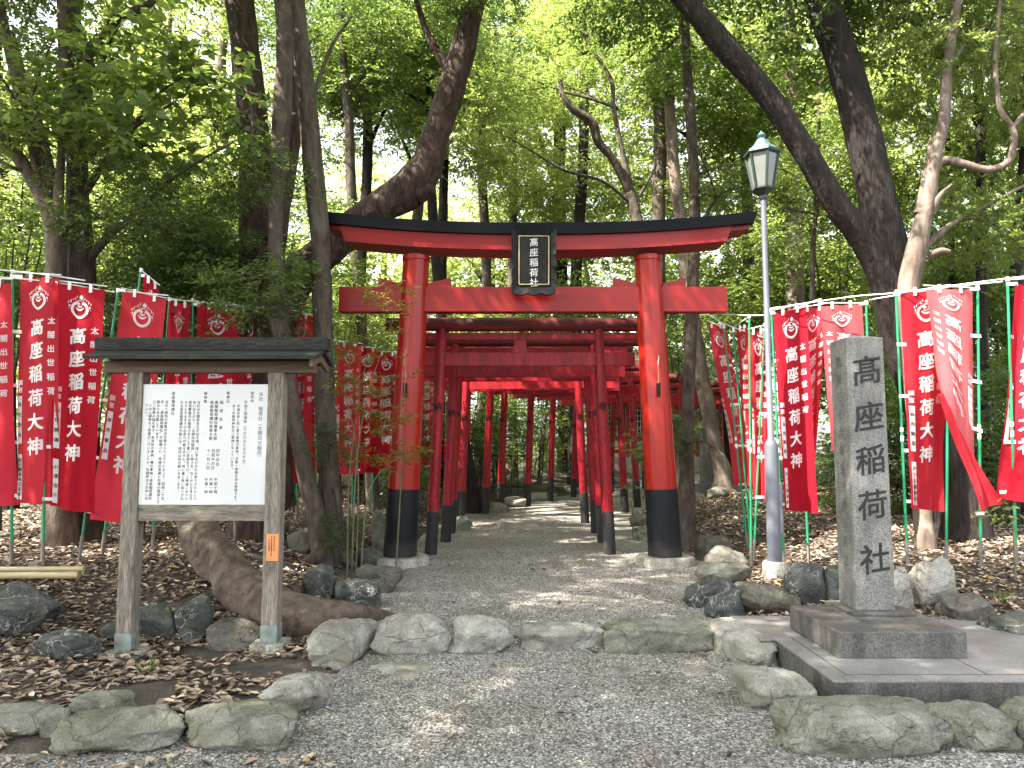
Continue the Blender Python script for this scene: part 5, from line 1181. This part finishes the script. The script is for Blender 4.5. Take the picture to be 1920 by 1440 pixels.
# shrubs and young growth of the understorey
SH = [("leafy shrub below the left wing of the gate's tie beam", 690, 760, 14.5, .9, 'shrub'), ("shrub seen between the left gate pillar and the bend", 930, 800, 20, 1.0, 'shrub'), ("bright shrub at the centre of the far bend", 1020, 760, 24, 1.5, 'shrub'), ("shrub behind the seventh torii post", 1000, 850, 22, .7, 'shrub'),
      ("dark shrub under the forked tree beside the right banners", 1640, 760, 11.5, .9, 'shrubd'), ("tall shrub behind the faded banner at the right", 1740, 700, 12.5, 1.1, 'shrub'), ("dark shrub behind the last banner at the right edge", 1890, 760, 10.5, .9, 'shrubd'), ("shrub in the sunny gap right of the lamp", 1480, 560, 18, 1.6, 'shrub'),
      ("shrub left of the lamp in the sunny gap", 1385, 580, 19, 1.5, 'shrub'), ("shrub over the row of far left banners", 640, 600, 14, .9, 'shrub'), ("dark shrub behind the leftmost banners", 20, 470, 9.8, .8, 'shrubd'), ("dark bush overhanging the left banners", 290, 470, 8.9, .75, 'shrubd'),
      ("bush behind the slanted banner", 250, 430, 11.5, 1.0, 'shrub'), ("dark bush behind the banner with the full emblem", 380, 480, 10.5, .9, 'shrubd'), ("bush right of the thick reddish trunk", 560, 470, 12.5, 1.0, 'shrub'), ("bush seen over the small torii roofs", 1010, 610, 21, 1.6, 'shrub'), ("bush above the farthest small torii", 1275, 590, 22, .9, 'shrub'),
      ("bush behind the far bend left of the shrine hall", 1075, 720, 27, 1.3, 'shrub'), ("bush behind the left torii posts", 880, 760, 19, 1.2, 'shrubd'), ("low plant at the foot of the slim trunk by the right pillar", 1262, 800, 12.5, .35, 'shrubd'), ("low bush behind the fence at the left of the torii row", 760, 800, 18, 1.0, 'shrub'),
      ("bright bush at the right edge behind the bamboo stalks", 1900, 560, 13.5, 1.3, 'shrub'), ("bright bush right of the massive dark trunk", 1760, 560, 14.5, 1.3, 'shrub'), ("bush between lamp and massive dark trunk", 1560, 420, 15, 1.3, 'shrub')]
for i, (lab, px, py, Y, sc, k) in enumerate(SH):
    p = at(px, py, Y); g_ = gz(p[0], Y); o = thing("shrub", (p[0], Y, g_), lab, "shrub", "shrubs under the trees"); r = random.Random(i); mb = MB(); hgt = p[2] - g_
    for q in range(4):
        e = np.array([r.uniform(-.6, .6) * sc, r.uniform(-.4, .4) * sc, hgt + r.uniform(-.2, .5) * sc]); mb.tube(crom([(r.uniform(-.1, .1), 0, -.15), (e[0] * .3, e[1] * .3, e[2] * .5), e], 4), np.linspace(.035, .008, 9), 6)
    mb.build("stems", M['bark_grey'], o, sm=True)
    n = 2 if 1.6 * sc < hgt < 4.2 else 1
    for q in range(n):
        c = link("foliage", CR[k], o); c.location = (r.uniform(-.3, .3) * q, .2 * q, hgt - q * 1.1 * sc); c.scale = (sc,) * 3; c.rotation_euler = (0, 0, r.uniform(0, 6.28))
# slender bamboo-like shrub beside the left pillar
def wispy(label, stems, clumps, mat, L, W, name="wispy_shrub", k=9, ns=15, cat="shrub", seed=0, rad=.16):
    b = on(*stems[0][0][:2]) if len(stems[0][0]) == 2 else at(*stems[0][0]); b[2] = gz(b[0], b[1]); o = thing(name, b, label, cat); r = np.random.default_rng(seed); mb = MB()
    for s in stems:
        P = np.array([at(*q) for q in s]); P[0][2] = gz(P[0][0], P[0][1]) - .05 if s is stems[0] or len(s) > 3 else P[0][2]; C = crom(P, 6); mb.tube(C, np.linspace(.011, .004, len(C)), 6)
    mb.build("stems", M['stem'], o, b, True)
    B = np.concatenate([at(px, py, Y) + unit(r, ns) * r.uniform(.2, 1, (ns, 1)) * rad * sc for px, py, Y, sc in clumps]); T = unit(r, len(B)); T[:, 2] = np.abs(T[:, 2]) * .4; T /= np.linalg.norm(T, axis=1)[:, None]
    V, F = leaves(*sprays(r, B, T, k, L, W, .2)); link("foliage", mesh_np("wispy", V - b, F, M[mat]), o)
wispy("slender reed-like shrub with bronze-green leaves in front of the left gate pillar", [[(652, 1052, 8.3), (655, 900, 8.3), (672, 760, 8.3), (690, 660, 8.25)], [(660, 1052, 8.3), (668, 880, 8.25), (690, 740, 8.2), (740, 590, 8.1)], [(668, 1050, 8.3), (672, 900, 8.3), (662, 800, 8.3), (640, 720, 8.4)], [(676, 1050, 8.25), (690, 930, 8.2), (730, 870, 8.1), (775, 850, 8.0)]],
      [(690, 670, 8.25, 1.2), (720, 620, 8.2, 1), (752, 572, 8.1, 1.2), (700, 565, 8.1, .8), (665, 740, 8.3, 1.2), (640, 720, 8.4, 1), (690, 780, 8.2, 1.2), (715, 800, 8.2, 1), (740, 868, 8.1, 1), (775, 855, 8.0, .8), (640, 660, 8.4, 1), (700, 730, 8.2, 1), (750, 790, 8.1, .9), (680, 860, 8.3, .8)], 'leaf_nandina', .075, .021, seed=4)
wispy("glossy dark sapling with few leaves in front of the left gate pillar", [[(742, 1046, 8.5), (752, 900, 8.4), (758, 740, 8.35), (760, 660, 8.3)]], [(758, 665, 8.3, .7), (748, 705, 8.3, .5), (772, 700, 8.3, .4)], 'leaf_dark', .075, .034, "sapling", 4, 3, "sapling", 7, .13)
wispy("small sapling with drooping leaves left of the right gate pillar", [[(1186, 1000, 11.6), (1186, 920, 11.6), (1184, 850, 11.6), (1186, 810, 11.6)]], [(1186, 815, 11.6, 1), (1170, 840, 11.6, 1), (1200, 850, 11.6, 1), (1186, 912, 11.6, .7)], 'leaf_mid', .09, .034, "sapling", 6, 4, "sapling", 8, .16)
wispy("young palmate seedling with bright leaves at the right edge of the bank", [[(1902, 1050, 6.7), (1900, 1000, 6.7), (1896, 972, 6.7), (1892, 965, 6.7)]], [(1880, 962, 6.7, .5), (1905, 966, 6.7, .5)], 'leaf_bright', .14, .04, "seedling", 6, 2, "seedling", 9, .1)
# bamboo-like stalks at the right
for i in range(16):
    r = random.Random(200 + i); px = 1780 + i * 11 + r.uniform(-5, 5); Y = r.uniform(11.5, 15.5); b = on(px, 950); b = at(px, 950, Y); b[2] = gz(b[0], Y)
    o = thing("bamboo_stalk", b, "thin dark stalk in the thicket behind the right banners", "bamboo", "thin stalks in the thicket at the right"); mb = MB(); hgt = r.uniform(3.5, 5.5); lx_ = r.uniform(-.5, .5)
    P = crom([(0, 0, -.1), (lx_ * .2, 0, hgt * .35), (lx_ * .6, 0, hgt * .7), (lx_, 0, hgt)], 6); mb.tube(P, np.linspace(.028, .010, len(P)), 8); mb.build("stem", M['bark_grey' if i % 3 else 'stem'], o, sm=True)
    rr_ = np.random.default_rng(i); B = np.array([(lx_ * k, 0, hgt * k) for k in rr_.uniform(.4, 1, 26)]); T = unit(rr_, 26); V, F = leaves(*sprays(rr_, B + unit(rr_, 26) * .15, T, 7, .13, .028, .35)); link("foliage", mesh_np("stalk_leaves", V, F, M['leaf_bright' if i % 2 else 'leaf_mid']), o)
# far wood: a deep belt of foliage and stems closing the view
r = np.random.default_rng(77); n = 36000
ang = r.uniform(-1.25, 1.25, n); dist = r.uniform(30, 44, n); zz = r.uniform(0, 1, n) ** .8 * 17
keep = vn(np.stack([ang * 16, zz * .45, dist * .1], 1), 9) > -.38 + .035 * np.maximum(0, zz - 5)
ang, dist, zz = ang[keep], dist[keep], zz[keep]; B = np.stack([np.sin(ang) * dist, np.cos(ang) * dist + 2, zz + .4], 1); T = unit(r, len(B)); T[:, 2] *= .4
V, F = leaves(*sprays(r, B, T, 6, .30, .15, .6)); tag(link("far_wood", mesh_np("far_wood", V, F, M['leaf_bright'])), "mass of bright green foliage closing the view far behind the shrine", "woodland", kind='stuff')
# ------------------------------------------------------------------ shrine hall and stone lantern in the distance
hx, hy = 6.6, 31.5; hb = gz(hx, hy)
hall = thing("shrine_hall", (hx, hy, hb), "small vermilion shrine hall with cream walls and lattice windows beyond the path", "shrine"); 
mb = MB(); mb.box((0, 2, .35), (6.4, 4.4, .7), bev=.03); mb.build("stone_base", M['concrete'], hall)
mb = MB(); mb.box((0, 2, 2.1), (5.2, 3.6, 2.9)); wl_ = mb.build("wall", M['shrine_white'], hall)
for x in (-2.6, -1.55, -.5, .5, 1.55, 2.6):
    mb = MB(); mb.tube([(x, .17, .6), (x, .17, 3.5)], .11, 12); mb.build("post", M['red'], hall, sm=True)
for z, h_ in ((.95, .16), (1.5, .18), (3.05, .3), (3.42, .2)):
    mb = MB(); mb.box((0, .15, z), (5.4, .14, h_), bev=.01); mb.build("red_rail", M['red'], hall)
for x in (-2.05, -1.02, 0, 1.02, 2.05):
    mb = MB(); mb.box((x, .19, 2.25), (.78, .05, 1.3)); wd = mb.build("lattice_window", M['ink'], hall)
    mb = MB()
    for k in range(6): mb.box((x - .32 + k * .128, .155, 2.25), (.02, .02, 1.3))
    for k in range(5): mb.box((x, .152, 1.75 + k * .25), (.76, .02, .02))
    mb.build("lattice", M['white'], wd)
mb = MB(); V = [(-3.6, -1.3, 3.55), (3.6, -1.3, 3.55), (3.6, 5.3, 3.55), (-3.6, 5.3, 3.55), (-2.6, 2, 5.7), (2.6, 2, 5.7)]; V2 = [(x, y, z - .14) for x, y, z in V[:4]]
mb.add(V + V2, [(0, 1, 5, 4), (1, 2, 5), (2, 3, 4, 5), (3, 0, 4), (0, 6, 7, 1), (1, 7, 8, 2), (2, 8, 9, 3), (3, 9, 6, 0), (9, 8, 7, 6)]); mb.build("roof", M['tile'], hall)
p = at(1326, 884, 21); g_ = gz(p[0], 21); lt = thing("stone_lantern", (p[0], 21, g_), "tall weathered stone lantern beside the leaning mottled trunk", "stone lantern"); mb = MB()
mb.box((0, 0, .1), (.6, .6, .3), bev=.02); mb.build("base", M['granite'], lt); mb = MB(); mb.box((0, 0, 1.0), (.36, .36, 1.6), bev=.02, taper=.85); mb.build("shaft", M['granite'], lt)
mb = MB(); mb.box((0, 0, 1.85), (.46, .46, .12), bev=.02); mb.box((0, 0, 2.06), (.34, .34, .32), bev=.01); mb.build("fire_box", M['granite'], lt); mb = MB(); mb.lathe([(.5, 2.2), (.48, 2.26), (.2, 2.45), (.05, 2.5), (.07, 2.56), (.02, 2.68)], (0, 0, 0), 4, R(45)); mb.build("cap", M['granite_dark'], lt)
# iron fence at the left behind the torii
p = at(800, 880, 17.5); g_ = gz(p[0], 17.5); fe = thing("iron_fence", (p[0], 17.5, g_), "low dark iron bar fence behind the left torii posts", "fence"); mb = MB()
for k in range(34): mb.box((-2.6 + k * .15, 0, .45), (.018, .018, .95))
mb.build("bars", M['ink'], fe); mb = MB()
for z in (.12, .86): mb.box((-.1, -.018, z), (5.2, .014, .035))
mb.build("rails", M['ink'], fe)
# ------------------------------------------------------------------ fallen leaves
def litter(name, label, n, box, cond, size, seed, lift=.012, dens=None):
    r = np.random.default_rng(seed); x = r.uniform(box[0], box[1], n * 3); y = box[2] + (box[3] - box[2]) * r.uniform(0, 1, n * 3) ** 1.5; k = cond(x, y); x, y = x[k][:n], y[k][:n]; n = len(x)
    z = gzf(x, y); z = np.where(path_sd(x, y) < .05, path_z(x, y) + .004, z) + r.uniform(.2, 1, n) * lift
    a = r.uniform(0, 6.28, n); D = np.stack([np.cos(a), np.sin(a), r.normal(size=n) * .22], 1); D /= np.linalg.norm(D, axis=1)[:, None]; N_ = np.stack([r.normal(size=n) * .35, r.normal(size=n) * .35, np.ones(n)], 1); Sd = np.cross(D, N_); Sd /= np.linalg.norm(Sd, axis=1)[:, None]; N_ = np.cross(Sd, D)
    L = size * r.uniform(.6, 1.3, n)[:, None]; W = L * r.uniform(.26, .5, n)[:, None]; c = r.uniform(-.12, .3, n)[:, None] * L; P = np.stack([x, y, z], 1)
    V = np.stack([P - D * L * .5 + N_ * c * .5, P - D * L * .12 + Sd * W * .5 + N_ * c, P + D * L * .22 + Sd * W * .42 + N_ * c, P + D * L * .55 + N_ * c * .3, P + D * L * .22 - Sd * W * .42 + N_ * c, P - D * L * .12 - Sd * W * .5 + N_ * c, P - D * L * .1, P + D * L * .22], 1)
    b_ = np.arange(n)[:, None] * 8
    F = np.concatenate([b_ + q for q in ([0, 6, 1, 1], )], 0) if False else np.concatenate([b_ + np.array([6, 7, 2, 1]), b_ + np.array([6, 5, 4, 7])], 0)
    T3 = np.concatenate([b_ + np.array([0, 6, 1]), b_ + np.array([0, 5, 6]), b_ + np.array([7, 3, 2]), b_ + np.array([7, 4, 3])], 0)
    allf = np.concatenate([F, np.concatenate([T3, T3[:, 2:]], 1)], 0)
    me = bpy.data.meshes.new(name); V = V.reshape(-1, 3).astype(np.float32); q = len(F); t3 = len(T3)
    me.vertices.add(len(V)); me.loops.add(q * 4 + t3 * 3); me.polygons.add(q + t3); me.vertices.foreach_set('co', V.ravel())
    me.loops.foreach_set('vertex_index', np.concatenate([F.ravel(), T3.ravel()]).astype(np.int32)); me.polygons.foreach_set('loop_start', np.concatenate([np.arange(q) * 4, q * 4 + np.arange(t3) * 3]).astype(np.int32)); me.update(calc_edges=True); me.materials.append(M['litter'])
    tag(link(name, me), label, "fallen leaves", kind='stuff')
def bare(x, y): return vn(np.stack([x * 1.1, y * 1.1, 0 * x], 1), 31)
litter("leaf_litter", "layer of dry brown leaves covering the left bank", 38000, (-9, -1.1, 5.7, 19), lambda x, y: (path_sd(x, y) > .12) & (x < 0) & ((bare(x, y) > -.6) | (y < 7.5)) & ((x < -2.0) | (y > 9) | (bare(x, y) > .05)), .068, 1, .035)
litter("leaf_litter", "scattered dry leaves on the bare soil around the notice board", 3400, (-5, -1.0, 3.7, 5.9), lambda x, y: (path_sd(x, y) > .08) & (x < 0) & (bare(x * 1.6, y * 1.6) > -.3), .075, 2, .03)
litter("leaf_litter", "layer of dry brown leaves covering the right bank", 38000, (1.6, 10, 5.9, 21), lambda x, y: (path_sd(x, y) > .18) & (x > 0), .068, 3, .035)
litter("fallen_leaves", "few dry leaves scattered on the gravel", 150, (-4, 3.2, 3.0, 16), lambda x, y: (path_sd(x, y) < -.05), .07, 4, .01)
litter("fallen_leaves", "dry leaves gathered in front of the left edging stones", 230, (-2.6, -.75, 3.25, 3.75), lambda x, y: (path_sd(x, y) < .1) & (x + (y - 3.25) * .2 < -.8 + 0 * y), .075, 5, .012)
# loose pebbles lying on the packed gravel
def pebble_mat():
    m, N, L, p = new_mat("pebble"); g = N.new("ShaderNodeNewGeometry")
    r = ramp(N, [(0, (.05, .048, .045)), (.35, (.14, .135, .125)), (.7, (.26, .25, .23)), (.93, (.42, .40, .37)), (1, (.6, .58, .54))]); L.new(g.outputs['Random Per Island'], r.inputs[0]); L.new(r.outputs[0], p.inputs['Base Color']); p.inputs['Roughness'].default_value = .75; return m
M['pebble'] = pebble_mat()
bm = bmesh.new(); bmesh.ops.create_icosphere(bm, subdivisions=1, radius=1); IV = np.array([v.co[:] for v in bm.verts]); IF = np.array([[v.index for v in f.verts] for f in bm.faces]); bm.free()
r = np.random.default_rng(5); n = 60000; x = r.uniform(-3.2, 3.4, n); y = 3.15 + 7.5 * r.uniform(0, 1, n) ** 1.7; k = path_sd(x, y) < .02; x, y = x[k][:26000], y[k][:26000]; n = len(x)
sz = .0045 * np.exp(r.normal(size=n) * .38); a = r.uniform(0, 6.28, n); c_, s_ = np.cos(a)[:, None], np.sin(a)[:, None]; st = r.uniform(.7, 1.5, (n, 1)); Q = IV[None] * (1 + .25 * r.normal(size=(n, 12 if len(IV) == 12 else len(IV), 1)).clip(-1, 1))
X = Q[..., 0] * st * sz[:, None]; Yq = Q[..., 1] * sz[:, None]; Z = Q[..., 2] * .7 * sz[:, None]
V = np.stack([X * c_ - Yq * s_ + x[:, None], X * s_ + Yq * c_ + y[:, None], Z + (path_z(x, y) + .005 + sz * .3)[:, None]], -1).reshape(-1, 3); F = (IF[None] + (np.arange(n) * len(IV))[:, None, None]).reshape(-1, 3)
tag(link("gravel_pebbles", mesh_np("gravel_pebbles", V, F, M['pebble'], True)), "loose small pebbles lying over the gravel path", "gravel", kind='stuff')
# grass tufts
for lab, px, py, hgt, n_, sd_ in (("small bright grass tuft on the soil in front of the notice board", 278, 1262, .10, 16, 1), ("grass tuft on the mossy rock right of the gate plinth", 1376, 1090, .10, 60, 2), ("grass tuft on the leafy bank by the right edge", 1880, 1130, .12, 30, 3)):
    p = on(px, py); r = np.random.default_rng(sd_); 
    if sd_ == 2: p[2] += .10
    B = np.stack([r.normal(size=n_) * .045, r.normal(size=n_) * .03, np.zeros(n_)], 1); D = unit(r, n_) * .6; D[:, 2] = r.uniform(.5, 1.2, n_); D /= np.linalg.norm(D, axis=1)[:, None]
    V, F = leaves(B, D, unit(r, n_), hgt * r.uniform(.6, 1.3, n_), np.full(n_, .008)); o = link("grass_tuft", mesh_np("grass", V, F, M['leaf_bright'])); o.location = p; tag(o, lab, "grass")
bpy.data.objects.remove(_fo); bpy.data.curves.remove(_fc)
